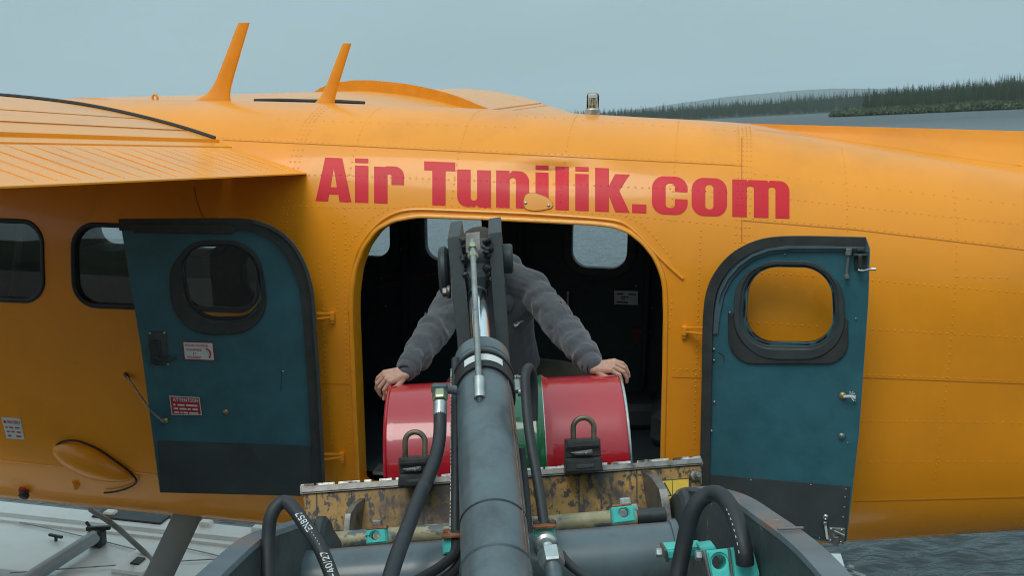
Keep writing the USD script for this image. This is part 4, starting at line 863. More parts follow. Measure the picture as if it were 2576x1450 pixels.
# position rod beside the piston rod
q0, q1 = P(1188, 606, 2.95), P(1206, 985, 2.50); ind = lp('indicator_rod', tube(np.array([q0, q1]), .0088, 16), dull_steel)
dq = unit(q1 - q0); lp('rod_sleeve', [lathe(P(1204.5, 952, 2.525), P(1207, 1003, 2.485), [(0, .0155), (np.linalg.norm(P(1204.5, 952, 2.525) - P(1207, 1003, 2.485)), .0155)], 24)], zinc, parent=ind)
lp('rod_tip', cyl(P(1206.8, 996, 2.49), P(1208, 1018, 2.475), .010, 16), gun_dark, parent=ind)
for y in (618, 640): lp('rod_nut', hexbolt(P(1188.5 + (y - 618) * .05, y, 2.935 - (y - 618) * .001), dq, .0165, .018), zinc_green, parent=ind)
lp('rod_bracket', prism(PL([(1171, 589, 3.0), (1207, 585, 3.0), (1208, 630, 2.99), (1190, 640, 2.99), (1172, 636, 2.99)]), fwd * .02), rail_steel, parent=ind)
# the two plates of the lever that the rod pushes
def plate2(pts, depth, mat): return prism(PL(pts), fwd * depth + ez * .03)
lv = lp('lever_plate', plate2([(1125, 603, 3.10), (1130, 596, 3.10), (1157, 591, 3.10), (1164, 640, 3.10), (1172, 720, 3.10), (1180, 800, 3.08), (1187, 905, 3.05), (1200, 1172, 3.0), (1170, 1172, 3.0), (1155, 930, 3.05), (1150, 850, 3.07), (1141, 770, 3.09), (1134, 690, 3.10)], .20, gun_dark), gun_dark, smooth=20, label='left plate of the lever pair, black paint chipped along its edge')
lv2 = lp('lever_plate', plate2([(1228, 590, 3.10), (1232, 586, 3.10), (1261, 582, 3.10), (1266, 660, 3.10), (1271, 750, 3.09), (1278, 850, 3.07), (1284, 960, 3.05), (1290, 1180, 3.0), (1258, 1180, 3.0), (1252, 960, 3.05), (1246, 850, 3.07), (1241, 770, 3.09), (1234, 680, 3.10)], .20, gun_dark), gun_dark, smooth=20, label='right plate of the lever pair, paint chipped along its edge')
def crosscyl(px, py, d, r, length, off=0.): c = P(px, py, d); return cyl(c + ex * off, c + ex * (off + length), r, 36, .12)
lp('lever_boss', crosscyl(1127, 682, 3.22, .084, .032, -.028), gun_dark, parent=lv); lp('lever_boss', crosscyl(1262, 652, 3.20, .050, .038, .0), gun_dark, parent=lv2)
lp('pin_bolt', [hexbolt(P(1128, 735, 3.12), -ex, .017, .02), cyl(P(1134, 735, 3.12), P(1124, 735, 3.12), .022, 18)], rail_steel, parent=lv)
lp('rod_eye', [crosscyl(1160, 652, 3.20, .066, .105), rbox(P(1198, 690, 3.15), dv, sd, up_c, (.12, .085, .07), .015)], gun_dark)
gg = np.random.default_rng(5)
bl = []
for k in range(34):
    x, y = (gg.uniform(1157, 1172), gg.uniform(596, 700)) if k % 2 else (gg.uniform(1219, 1233), gg.uniform(600, 710)); s_ = trimesh.creation.icosphere(1, gg.uniform(.006, .013)); s_.vertices = s_.vertices * gg.uniform(.6, 1.4, 3) + P(x, y, 3.09 + gg.uniform(-.01, .03)); bl.append(s_)
lp('grease', bl, grease, smooth=60, kind='stuff')
lp('lower_pin', crosscyl(1160, 1165, 3.05, .045, .18), gun_dark)
# cross tube between the arms
T0, T1 = P(690, 1481, 2.32), P(1706, 1398, 2.36); ct = lp('cross_tube', lathe(T0, T1, [(0, .082), (np.linalg.norm(T1 - T0), .082)], 64), gun, smooth=35)
lp('tube_flange', lathe(P(1690, 1399, 2.36), P(1712, 1397, 2.36), [(0, .084), (.002, .088), (.018, .088), (.02, .084)], 48), gun, parent=ct)
# arms: vertical plates with a worn top edge
def xplane(px, py, x): d = ray(px, py); return EYE + d * (x / d[..., 0])[..., None]
def arm(px, x, thick, near):
    p2 = np.array(px, float); q = xplane(p2[:, 0], p2[:, 1], x); q = np.vstack([spline(q, 60), near]); low = q[-1] - [0, 0, .32]; low0 = q[0] - [0, 0, .22]
    out = np.vstack([q, [low], [low0]]); out[:, 0] = x; return prism(out, ex * thick), q
RA = [(1672, 1325), (1673, 1290), (1682, 1262), (1698, 1241), (1724, 1229), (1768, 1233), (1837, 1257), (1896, 1298), (1972, 1355), (2026, 1406), (2065, 1450)]
XR, XL = .47, -.535
nearR = xplane(np.array([2200., 2330.]), np.array([1590., 1750.]), XR)
ar, qr = arm(RA, XR, .045, nearR); a_r = lp('boom_arm', ar, gun_dark, smooth=15, label='right boom arm, dark inside, scraped along the top edge')
LA = [(852, 1400), (860, 1375), (850, 1350), (830, 1326), (795, 1310), (760, 1317), (702, 1336), (658, 1358), (610, 1400), (558, 1450)]
nearL = xplane(np.array([430., 330.]), np.array([1570., 1660.]), XL)
al, ql_ = arm(LA, XL, -.045, nearL); a_l = lp('boom_arm', al, gun_dark, smooth=15, label='left boom arm, mostly hidden behind the hose loop')
def edge_strip(q, x0, x1, i0):
    q = q[i0:].copy(); n = len(q); t = np.gradient(q, axis=0); nn = np.stack([np.zeros(n), -t[:, 2], t[:, 1]], 1); nn /= np.linalg.norm(nn, axis=1, keepdims=True)
    if (nn[:, 2].mean()) < 0: nn = -nn
    a = q + nn * .0025; V = []
    for x in (x0, x1): b = a.copy(); b[:, 0] = x; V.append(b)
    for x in (x0, x1): b = q - nn * .01; b[:, 0] = x; V.append(b)
    v = np.vstack(V); i = np.arange(n - 1); f = []
    for p_, q_ in ((0, 1), (1, 3), (3, 2), (2, 0)): f += [np.c_[p_ * n + i, p_ * n + i + 1, q_ * n + i + 1], np.c_[p_ * n + i, q_ * n + i + 1, q_ * n + i]]
    tm = trimesh.Trimesh(v, np.vstack(f), process=False); trimesh.repair.fix_normals(tm); return tm
lp('arm_edge', edge_strip(qr, XR - .001, XR + .046, 14), arm_edge, parent=a_r, smooth=40); lp('arm_edge', edge_strip(ql_, XL + .001, XL - .046, 14), arm_edge, parent=a_l, smooth=40)
lp('arm_boss', cyl(xplane(1735., 1300., XR) - ex * .03, xplane(1735., 1300., XR) + ex * .01, .075, 40), gun_dark, parent=a_r)
lp('arm_boss', cyl(xplane(800., 1375., XL) + ex * .03, xplane(800., 1375., XL) - ex * .01, .075, 40), gun_dark, parent=a_l)
wl2 = xplane(1958., 1340., XR); lp('edge_weld', bar(wl2 + [-.002, 0, .006], wl2 + [.047, 0, .006], .006, .004), arm_edge, parent=a_r)

# hoses
def hose(name, pts, r, mat=hose_rubber, n=90, parent=None, **k):
    q = spline(np.array([np.r_[P(*p[:3])] for p in pts]), n); return lp(name, tube(q, r, 18), mat, parent=parent, smooth=60, **k), q
h1, q1h = hose('hose', [(676, 1530, 1.86), (674, 1440, 1.9), (676, 1340, 1.93), (686, 1290, 1.94), (711, 1264, 1.95), (742, 1285, 1.93), (772, 1328, 1.9), (799, 1368, 1.87), (823, 1420, 1.84), (850, 1490, 1.80), (880, 1560, 1.76)], .0140, label='black hose looping up over the left arm with white print')
h2, q2h = hose('hose', [(1107, 1040, 2.50), (1107, 1075, 2.48), (1103, 1120, 2.44), (1088, 1175, 2.38), (1060, 1240, 2.28), (1027, 1325, 2.14), (992, 1420, 2.0), (972, 1490, 1.92), (950, 1570, 1.84)], .0172, label='thick black hose from the elbow fitting down to the left')
h3, q3h = hose('hose', [(1146, 905, 2.72), (1146, 960, 2.66), (1146, 1100, 2.52), (1146, 1250, 2.38), (1146, 1350, 2.30), (1147, 1376, 2.27), (1140, 1398, 2.24), (1112, 1424, 2.2), (1070, 1450, 2.16), (1010, 1480, 2.1)], .0118, label='thin black hose running down along the left of the cylinder')
h4, q4h = hose('hose', [(1342, 1060, 2.56), (1342, 990, 2.57), (1339, 944, 2.56), (1330, 926, 2.53), (1322, 945, 2.50), (1322, 985, 2.48), (1326, 1040, 2.45), (1334, 1105, 2.41), (1348, 1185, 2.36), (1361, 1265, 2.31), (1370, 1330, 2.27)], .0128, label='black hose looping up beside the right of the cylinder')
h5, q5h = hose('hose', [(1692, 1540, 2.02), (1705, 1450, 2.04), (1722, 1365, 2.05), (1738, 1300, 2.05), (1760, 1260, 2.05), (1792, 1243, 2.04), (1822, 1256, 2.0), (1845, 1292, 1.96), (1862, 1345, 1.92), (1872, 1395, 1.9), (1874, 1420, 1.9)], .0182, label='black hose arching over in front of the right arm')
h6, q6h = hose('hose', [(1412, 1395, 2.15), (1430, 1420, 2.12), (1470, 1450, 2.08), (1520, 1480, 2.04)], .010)
h7, q7h = hose('hose', [(1100, 1470, 2.18), (1140, 1440, 2.22), (1158, 1415, 2.25)], .012)
h8, q8h = hose('hose', [(1310, 1130, 2.75), (1318, 1200, 2.72), (1326, 1290, 2.66), (1332, 1380, 2.6)], .012)
spn = []
tt, Aa, Bb = frames(q3h)
for k in range(5, 52):
    toL = unit(-R); toL = unit(toL - tt[k] * (toL @ tt[k])); spn.append(rbox(q3h[k] + toL * .0125, tt[k], toL, np.cross(tt[k], toL), (.006 if k % 7 else .016, .0022, .006), .0005))
lp('spiral_guard', spn, print_white, parent=h3, kind='stuff', smooth=False)
def print_on(parent, q, r, s0, txt, height, side, flip=False):
    """white print along a hose; s0: metres from its start, side: turn about it from the side nearest the eye"""
    s = np.r_[0, np.cumsum(np.linalg.norm(np.diff(q, axis=0), axis=1))]; t = meshkit.text_mesh(txt, height, .0003, bold=True); v = np.array(t.vertices)
    w = v[:, 0].max(); u = s0 + (w - v[:, 0] if flip else v[:, 0]); c = np.stack([np.interp(u, s, q[:, k]) for k in range(3)], 1); tt = np.gradient(q, axis=0); tt /= np.linalg.norm(tt, axis=1, keepdims=True)
    T = np.stack([np.interp(u, s, tt[:, k]) for k in range(3)], 1); T /= np.linalg.norm(T, axis=1, keepdims=True); e = EYE - c; e -= T * (e * T).sum(1, keepdims=True); e /= np.linalg.norm(e, axis=1, keepdims=True); b = np.cross(e, T)
    an = side + ((v[:, 1] - height / 2) * (-1 if flip else 1)) / r; p_ = c + (r + .0004 + v[:, 2:]) * (np.cos(an)[:, None] * e + np.sin(an)[:, None] * b)
    lp('hose_print', trimesh.Trimesh(p_, t.faces, process=False), print_white, parent=parent, smooth=False)
print_on(h1, q1h, .0140, .275, 'EN857 2SC'[:5], .0125, .1, True); print_on(h1, q1h, .0140, .335, '- - - - -', .006, .1, True); print_on(h1, q1h, .0140, .385, 'IC-40/27', .0125, .1, True); print_on(h1, q1h, .0140, .470, 'PHA', .0125, .1, True)
print_on(h5, q5h, .0182, .36, '- - - - - - - -', .010, -.5)
# fittings
fe = lp('elbow_fitting', [rbox(P(1106, 978, 2.56), R, U, -fw, (.044, .026, .034), .005), cyl(P(1122, 980, 2.56), P(1148, 982, 2.57), .0125, 16)], gun)
lp('hex_nut', lathe(P(1107, 986, 2.55), P(1107, 1016, 2.52), [(0, .0165), (.004, .0205), (.026, .0215), (.032, .019)], 6), zinc_green, parent=fe, smooth=False)
lp('hose_ferrule', lathe(P(1107, 1013, 2.52), P(1107, 1050, 2.495), [(0, .017), (.003, .0185), (.036, .0185), (.04, .0175)], 24), zinc, parent=fe)
# pipe clamps
def clamp_block(px, d, hole=None, depth=.05, hr=None, stub=None, top=True):
    pl = Plate(P(np.mean([p[0] for p in px]), np.mean([p[1] for p in px]), d), R, -fw * .92 + ez * .25)
    hs = []
    if hole: a = np.linspace(0, 2 * np.pi, 24, endpoint=False); hs = [np.c_[hole[0] + hole[2] * np.cos(a), hole[1] + hole[2] * np.sin(a)]]
    b = lp('pipe_clamp', pl.ext(pl.poly(fillet(px, 4, 3), hs), -depth, 0, c=.003), clamp_teal, smooth=30)
    return b, pl
b, pl = clamp_block([(919, 1332), (970, 1328), (974, 1366), (922, 1371)], 2.62, (943, 1350, 11), .045)
lp('clamp_plate', pl.slab([(921, 1327), (972, 1323), (972, 1330), (921, 1334)], -.045, .002), rust, parent=b); lp('clamp_stub', pl.slab(fillet([(934, 1309), (957, 1309), (958, 1327), (934, 1328)], 2, 2), -.04, -.01, c=.003), rail_steel, parent=b)
lp('clamp_joint', pl.slab([(919, 1349), (931, 1348), (931, 1350), (919, 1351)], -.01, .0006), black_rubber, parent=b)
b, pl = clamp_block([(1537, 1278), (1595, 1272), (1600, 1313), (1542, 1320)], 2.66, (1570, 1292, 12), .05)
lp('clamp_stub', pl.slab(fillet([(1560, 1254), (1586, 1252), (1589, 1271), (1562, 1274)], 2, 2), -.04, -.01, c=.003), zinc, parent=b); lp('clamp_stub', pl.slab(fillet([(1593, 1268), (1608, 1267), (1612, 1283), (1597, 1285)], 2, 2), -.08, -.05, c=.003), zinc, parent=b)
lp('clamp_washer', pl.slab([(1540, 1271), (1588, 1267), (1590, 1273), (1540, 1278)], -.04, -.004, c=.002), rust, parent=b)
b, pl = clamp_block([(1112, 1356), (1160, 1352), (1162, 1390), (1114, 1396)], 2.28, None, .05)
lp('clamp_plate', [prism(PL([(1112, 1357, 2.27), (1158, 1354, 2.27), (1160, 1334, 2.34), (1116, 1338, 2.34)]), np.array([0, 0, .006]))], rust, parent=b)
for x, y in ((1121, 1349), (1153, 1343)): lp('clamp_bolt', hexbolt(P(x, y, 2.30), ez, .0085, .007), gun_dark, parent=b)
b, pl = clamp_block([(1341, 1329), (1397, 1327), (1397, 1370), (1343, 1372)], 2.25, None, .05)
lp('clamp_plate', [prism(PL([(1341, 1331, 2.24), (1346, 1334, 2.235), (1393, 1332, 2.235), (1398, 1328, 2.24), (1396, 1314, 2.31), (1388, 1311, 2.32), (1350, 1312, 2.32), (1342, 1317, 2.31)]), np.array([0, 0, .006]))], rust, parent=b)
for x, y in ((1350, 1322), (1390, 1320)): lp('clamp_bolt', hexbolt(P(x, y, 2.27), ez, .010, .008), gun_dark, parent=b)
e0 = P(1370, 1372, 2.16)
ef = lp('swivel_elbow', [lathe(P(1372, 1364, 2.18), P(1376, 1384, 2.12), [(0, .024), (.01, .027), (.03, .027), (.036, .02)], 28), cyl(P(1374, 1372, 2.12), P(1382, 1398, 2.10), .0145, 20)], zinc)
lp('hex_nut', lathe(P(1382, 1386, 2.10), P(1391, 1430, 2.06), [(0, .022), (.006, .0285), (.038, .0285), (.044, .026)], 6), zinc, parent=ef, smooth=False)
lp('steel_pipe', tube(spline([P(1389, 1418, 2.07), P(1394, 1450, 2.05), P(1398, 1490, 2.02)], 14), .0185, 20), gun, parent=ef)
lp('bleed_screw', [cyl(P(1265 + 15, 1440, 2.16), P(1283, 1450, 2.14), .012, 12)], zinc)
# double clamp on the right arm
dcp = []
pl = Plate(P(1840, 1410, 1.93), R, -fw * .9 + ez * .3)
a = np.linspace(0, 2 * np.pi, 28, endpoint=False)
d1 = lp('pipe_clamp', pl.ext(pl.poly(fillet([(1776, 1386), (1836, 1380), (1842, 1470), (1792, 1476)], 5, 3), [np.c_[1810 + 18 * np.cos(a), 1415 + 19 * np.sin(a)]]), -.07, 0, c=.004), clamp_teal, label='large teal clamp with an empty round hole at the right arm')
d2 = lp('pipe_clamp', pl.ext(pl.poly(fillet([(1836, 1379), (1892, 1374), (1912, 1446), (1904, 1468), (1846, 1474)], 6, 3)), -.07, .001, c=.004), clamp_teal, label='large teal clamp that the arching hose enters')
lp('clamp_strap', [pl.slab([(1830, 1381), (1836, 1380), (1848, 1474), (1842, 1476)], -.072, .004, c=.001), pl.slab([(1766, 1386), (1774, 1386), (1792, 1470), (1786, 1474)], -.072, .006, c=.001)], rail_steel, parent=d1)
lp('clamp_bolt', hexbolt(P(1764, 1399, 1.95), -R, .011, .012), zinc, parent=d1)
d3 = lp('pipe_clamp', Plate(P(1720, 1395, 2.1), R, -fw).slab(fillet([(1672, 1385), (1770, 1378), (1770, 1402), (1676, 1412)], 4, 2), -.06, 0, c=.004), clamp_teal, label='teal clamp half hidden behind the arching hose')
lp('clamp_strap', Plate(P(1720, 1395, 2.1), R, -fw).slab([(1670, 1384), (1677, 1383), (1682, 1412), (1675, 1414)], -.062, .006), rail_steel, parent=d3); lp('clamp_bolt', hexbolt(P(1664, 1392, 2.08), -R, .010, .012), zinc, parent=d3)
lp('pipe_clamp', Plate(P(1782, 1382, 2.05), R, -fw).slab(fillet([(1762, 1381), (1800, 1376), (1804, 1386), (1764, 1392)], 3, 2), -.05, 0, c=.003), clamp_teal)

# ------------------------------------------------------------------ the fork carriage at the end of the arms
fc = thing('fork_carriage', 'worn yellow fork carriage with a notched steel top rail and two fork latches', 'fork carriage', base=tuple(P(1260, 1320, 3.0)))
def fp(name, g, mat, parent=None, **k): return part(parent or fc, name, g, mat, **k)
pc = Plate.three(P(757, 1240, 3.08), P(1765, 1166, 3.16), P(1290, 1335, 3.05))
fp('yellow_plate', pc.slab([(762, 1243), (1764, 1170), (1768, 1240), (1700, 1303), (1440, 1316), (1135, 1336), (800, 1340), (770, 1320)], -.035, 0, c=.003), yellow)
for x in (795, 883, 1003 + 60, 1455, 1600): fp('plate_joint', pc.slab([(x, 1236 - (x - 757) * .0725 + 10), (x + 3, 1236 - (x - 757) * .0725 + 10), (x + 4, 1325), (x + 1, 1325)], -.002, .0012), gun_dark, smooth=False)
yl = lambda x: 1221 - (x - 757) * .0712
rl = fp('top_rail', pc.slab([(755, yl(755) + 6), (1764, yl(1764) + 6), (1768, yl(1768) + 22), (757, yl(757) + 25)], -.04, .012, c=.004), rail_steel)
for k, (a_, b_) in enumerate([(757, 790), (795, 842), (852, 906), (917, 934), (954, 986), (996, 1012), (1074, 1100), (1110, 1150), (1300, 1348), (1354, 1366), (1372, 1420), (1515, 1527), (1538, 1586), (1603, 1682), (1695, 1762)]):
    fp('rail_tooth', pc.slab([(a_, yl(a_) - 1), (b_, yl(b_) - 1), (b_ + 1, yl(b_) + 8), (a_ - 1, yl(a_) + 8)], -.035, .006, c=.003), worn_edge, parent=rl)
# curved ribs
fp('stiffener_rib', prism(PL([(905, 1254, 3.08), (884, 1272, 2.98), (868, 1294, 2.93), (863, 1312, 2.92), (862, 1372, 2.90), (905, 1376, 3.08)]), ex * .018), shaft_worn if False else rail_steel, smooth=25)
fp('stiffener_rib', prism(PL([(1612, 1186, 3.14), (1640, 1203, 3.06), (1659, 1232, 3.0), (1666, 1262, 2.98), (1668, 1332, 2.95), (1612, 1336, 3.14)]), ex * .026), rail_steel, smooth=25)
fp('round_shaft', lathe(P(835, 1362, 2.86), P(1600, 1302, 2.92), [(0, .026), (np.linalg.norm(P(835, 1362, 2.86) - P(1600, 1302, 2.92)), .026)], 36), shaft_worn)
fp('shaft_end', lathe(P(1600, 1302, 2.92), P(1672, 1296, 2.925), [(0, .024), (.09, .024)], 32), gun_dark)
fp('carriage_bolt', [hexbolt(pc.pt(1747, 1200, .0), pc.n, .020, .02), cyl(pc.pt(1747, 1200, .01), pc.pt(1749, 1207, .06), .010, 14)], rail_steel)
sg_ = fp('warning_sign', pc.slab([(1648, 1212), (1733, 1205), (1734, 1254), (1650, 1262)], .0, .0015), sign_yellow, smooth=False)
def outline(pts, w): return pc.ext(LineString(list(map(tuple, pc.uv(pts))) + [tuple(pc.uv(pts[:1])[0])]).buffer(w, join_style=2), .0015, .0022)
fp('sign_border', [outline([(1648, 1212), (1733, 1205), (1734, 1254), (1650, 1262)], .0012), pc.slab([(1690, 1209), (1691.5, 1209), (1693, 1258), (1691, 1258)], .0015, .0022), outline([(1672, 1217), (1688, 1248), (1656, 1250)], .0022), pc.slab([(1670.5, 1225), (1674.5, 1225), (1673.5, 1238), (1671.5, 1238)], .0015, .0022), pc.slab([(1670.5, 1240), (1674.5, 1240), (1674.5, 1244), (1670.5, 1244)], .0015, .0022), pc.slab([(1660, 1255), (1684, 1253), (1684, 1255), (1660, 1257)], .0015, .0022)], ink, parent=sg_, smooth=False)
# fork latches on the rail, each with a bent loop handle
def latch(cx, yb, w, hgt, lw, ltop, lab, d):
    pl = Plate(P(cx, yb, d), R, -fw * .95 + ez * .1)
    yt = yb - hgt
    b = fp('fork_latch', [pl.slab(fillet([(cx - w * .50, yb - hgt * .40), (cx + w * .47, yb - hgt * .46), (cx + w * .52, yb - 2), (cx - w * .52, yb + 3)], 3, 2), -.07, .03, c=.005),
        pl.slab(fillet([(cx - w * .50, yb - hgt * .72), (cx + w * .46, yb - hgt * .78), (cx + w * .47, yb - hgt * .46), (cx - w * .50, yb - hgt * .40)], 2, 2), -.06, .012, c=.003),
        pl.slab(fillet([(cx - w * .50, yb - hgt * .98), (cx + w * .44, yb - hgt * 1.02), (cx + w * .45, yb - hgt * .76), (cx - w * .50, yb - hgt * .70)], 2, 2), -.06, .03, c=.005)], latch_iron, label=lab)
    fp('latch_slot', [pl.slab([(cx - w * .22, yb - hgt * .22), (cx + w * .28, yb - hgt * .26), (cx + w * .28, yb - hgt * .14), (cx - w * .22, yb - hgt * .10)], .029, .033, c=.001)], gun_dark, parent=b)
    fp('latch_lever', [pl.slab(fillet([(cx - w * .38, yb - hgt * .60), (cx + w * .22, yb - hgt * .70), (cx + w * .22, yb - hgt * .54), (cx - w * .2, yb - hgt * .52)], 2, 2), .012, .04, c=.004), dome(pl.pt(cx + w * .05, yb - hgt * .58, .04), pl.n, .006)], worn_edge if False else rail_steel, parent=b)
    a = np.linspace(np.pi, 0, 15); top = ltop + lw / 2
    pts = [(cx - lw / 2, yt + 10)] + [(cx - lw / 2 * .99, top + 18)] + [(cx + lw / 2 * np.cos(t), top - lw / 2 * np.sin(t)) for t in a] + [(cx + lw / 2 * .99, top + 18), (cx + lw / 2, yt + 10)]
    q = np.array([pl.pt(x, y, .0) for x, y in pts]); fp('latch_loop', tube(spline(q, 50), .0088, 14), loop_iron, parent=b)
latch(1044, 1222, 78, 72, 50, 1088, 'left fork latch with its loop handle upright', 3.0); latch(1468, 1187, 92, 82, 52, 1052, 'right fork latch with its loop handle upright', 3.04)

for k, (an_, a0, b0) in enumerate([(1.04, .05, .95), (1.16, .0, .7)]):
    rr_ = RB + .0006; off_ = rr_ * (math.cos(an_) * up_c + sg * math.sin(an_) * sd); p0_, p1_ = A + (B - A) * a0 + off_, A + (B - A) * b0 + off_
    lp('rust_streak', tube(dense([p0_, p1_], .1), .0022 if k != 1 else .0015, 6), streak, parent=tc, smooth=60)  # thin brown lines laid along the side of the barrel
# ------------------------------------------------------------------ the drum on the forks
dc_ = P(1279, 1141, 3.76); d_l, d_r = P(992, 1153, 3.76), P(1568, 1129, 3.76); da = unit(d_r - d_l); da = unit(da - ez * (da @ ez) * .6)
LD = np.linalg.norm(d_r - d_l); d_l, d_r = dc_ - da * LD / 2, dc_ + da * LD / 2; RD = .290
drum = thing('fuel_drum', 'red steel drum with a green middle band lying across the forks', 'drum', base=tuple(dc_))
def dpart(name, g, mat, **k): return part(drum, name, g, mat, **k)
def drum_prof(a, b, n=12): return [(x, RD) for x in np.linspace(a, b, n)]
ka, kb = .355 * LD, .655 * LD
dpart('red_shell', lathe(d_l, d_r, [(.006, RD - .03), (.006, RD - .004)] + drum_prof(.012, ka - .03) + [(ka - .018, RD + .002), (ka - .008, RD + .010), (ka, RD + .012)], 96), drum_red, smooth=45, label='left red end of the drum')
dpart('green_shell', lathe(d_l, d_r, [(ka, RD - .02), (ka, RD + .012), (ka + .008, RD + .010), (ka + .018, RD + .002)] + drum_prof(ka + .03, kb - .03) + [(kb - .018, RD + .002), (kb - .008, RD + .010), (kb, RD + .012), (kb, RD - .02)], 96), drum_green, smooth=45, label='green middle of the drum')
dpart('red_shell', lathe(d_l, d_r, [(kb, RD + .012), (kb + .008, RD + .010), (kb + .018, RD + .002)] + drum_prof(kb + .03, LD - .012) + [(LD - .006, RD - .004), (LD - .006, RD - .03)], 96), drum_red, smooth=45, label='right red end of the drum')
an = np.linspace(0, 2 * np.pi, 90); ua = unit(np.cross(da, ez)); ub_ = np.cross(ua, da)
for c, m in ((d_l + da * .004, drum_red), (d_r - da * .004, steel)): dpart('chime', tube(c + (RD + .001) * (np.cos(an)[:, None] * ua + np.sin(an)[:, None] * ub_), .006, 8, caps=False), m)
dpart('hoop_line', tube(d_l + da * (kb + .001) + (RD + .0118) * (np.cos(an)[:, None] * ua + np.sin(an)[:, None] * ub_), .0022, 6, caps=False), steel)
for c, s in ((d_l + da * .012, -1), (d_r - da * .012, 1)): dpart('drum_head', lathe(c - da * .004, c + da * .004, [(0, RD - .006), (.008, RD - .006)], 64), drum_red)
# the forks under it
zf = dc_[2] - RD - .028
for px, w in ((1044, .12), (1468, .12)):
    q = P(px, 1300, 3.12); fp('fork', [rbox(np.array([q[0], 3.10 + .60, zf]), ex, fwd, ez, (w, 1.2, .045), .006), rbox(np.array([q[0], 3.13, (zf + P(px, 1230, 3.12)[2]) / 2]), ex, fwd, ez, (w, .045, abs(P(px, 1230, 3.12)[2] - zf) + .04), .006)], gun_dark)

# ------------------------------------------------------------------ the person kneeling in the doorway
person = thing('person', 'person in a gray hooded sweatshirt leaning out of the doorway, both hands on the drum', 'person', base=tuple(P(1290, 950, 4.7)))
def ball(c, r, n=20): return m3.Manifold.sphere(float(r), n).translate(tuple(map(float, c)))
def bone(a, ra, b, rb): return m3.Manifold.batch_hull([ball(a, ra), ball(b, rb)])
def solid(bones, edge, its=12):
    m = bones[0]
    for b in bones[1:]: m = m + b
    m = m.refine_to_length(edge); v, f, _ = meshkit.arrays(m); t = trimesh.Trimesh(v, f); t.merge_vertices(); trimesh.smoothing.filter_taubin(t, iterations=its); return t
sh_l, sh_r = P(1150, 742, 4.32), P(1338, 728, 4.34)
el_l, el_r = P(1076, 852, 4.02), P(1432, 842, 4.06)
wr_l, wr_r = P(1020, 938, 3.80), P(1496, 926, 3.80)
neck, chest, belly_, hip = P(1238, 690, 4.36), P(1252, 800, 4.50), P(1270, 900, 4.68), P(1285, 965, 4.85)
head = P(1208, 640, 4.16); kn_l, kn_r = P(1170, 985, 4.62), P(1440, 965, 4.58)
ft_l, ft_r = P(1190, 990, 5.05), P(1420, 975, 5.05)
torso = lambda k: [bone(neck, .085 + k, chest, .145 + k), bone(sh_l, .068 + k, chest, .12 + k), bone(sh_r, .068 + k, chest, .12 + k), bone(sh_l, .07 + k, neck, .07 + k), bone(sh_r, .07 + k, neck, .07 + k), bone(chest, .150 + k, belly_, .150 + k), bone(belly_, .150 + k, hip, .165 + k)]
def hand(wr, dirf, back, thumb, curl, gap):
    """palm and five fingers: dirf along the palm, back out of the back of the hand, thumb towards the thumb's side"""
    dirf = unit(dirf); back = unit(back - dirf * (back @ dirf)); th = unit(thumb - dirf * (thumb @ dirf) - back * (thumb @ back)); out = []
    kn = []
    for k, (o, l) in enumerate(((-.030, .078), (-.010, .086), (.011, .086), (.031, .080))):      # little finger .. index, along th
        c = wr + dirf * l + th * o + back * .004; kn.append(c); out.append(bone(wr + th * o * .55 + dirf * .008, .0165, c, .0115))
    out.append(m3.Manifold.batch_hull([ball(kn[0], .011), ball(kn[3], .012), ball(wr + th * .014, .018), ball(wr - th * .014, .018), ball(wr + dirf * .045 + th * .028, .012)]))
    for k, (c, ls) in enumerate(zip(kn, ((.032, .020, .017), (.040, .026, .019), (.044, .029, .020), (.040, .024, .019)))):
        d = dirf.copy(); p_ = c; r_ = .0098
        for j, l in enumerate(ls):
            a_ = curl[j] * (1 + .08 * (k - 1.5) * gap); d = unit(d * math.cos(a_) - back * math.sin(a_) * 1.0) if j == 0 else unit(rot(d, th, a_, back)); q = p_ + d * l + th * gap * .002 * (k - 1.5); out.append(bone(p_, r_, q, r_ - .0012)); p_ = q; r_ -= .0010
    t0 = wr + dirf * .022 + th * .022 - back * .004; t1 = t0 + dirf * .030 + th * .024 - back * .010; t2 = t1 + dirf * .028 + th * .006 - back * .010; t3 = t2 + dirf * .020 - back * .006
    out += [bone(t0, .0150, t1, .0120), bone(t1, .0120, t2, .0102), bone(t2, .0102, t3, .0085)]
    return out
def rot(d, axis, a, back):
    # bends d towards the palm side about the axis
    s = np.cross(axis, d); s = s if s @ back < 0 or abs(s @ back) < .2 and (s @ d) == 0 else -s
    return d * math.cos(a) + s * math.sin(a)
hl_dir = P(962, 955, 3.755) - wr_l; hr_dir = P(1548, 922, 3.755) - wr_r
fingers = hand(wr_l, hl_dir, ez * .85 - fwd * .45, -fwd + ez * .0 - R * .0, (.75, .75, .45), 1.0) + hand(wr_r, hr_dir, ez * .90 - fwd * .40, -fwd, (.60, .75, .45), 1.0)
hf = solid(fingers, .0035, 8)
arms = lambda k: [bone(sh_l, .058 + k, el_l, .044 + k), bone(el_l, .044 + k, wr_l, .028 + k), bone(sh_r, .058 + k, el_r, .044 + k), bone(el_r, .044 + k, wr_r, .028 + k)]
legs = lambda k: [bone(hip + R * .09, .115 + k, kn_r, .072 + k), bone(hip - R * .09, .115 + k, kn_l, .072 + k), bone(kn_r, .065 + k, ft_r, .045 + k), bone(kn_l, .065 + k, ft_l, .045 + k)]
fd = unit(-fwd * .8 - ez * .6); hu = unit(ez * .8 - fwd * .6)          # the face looks down at the drum
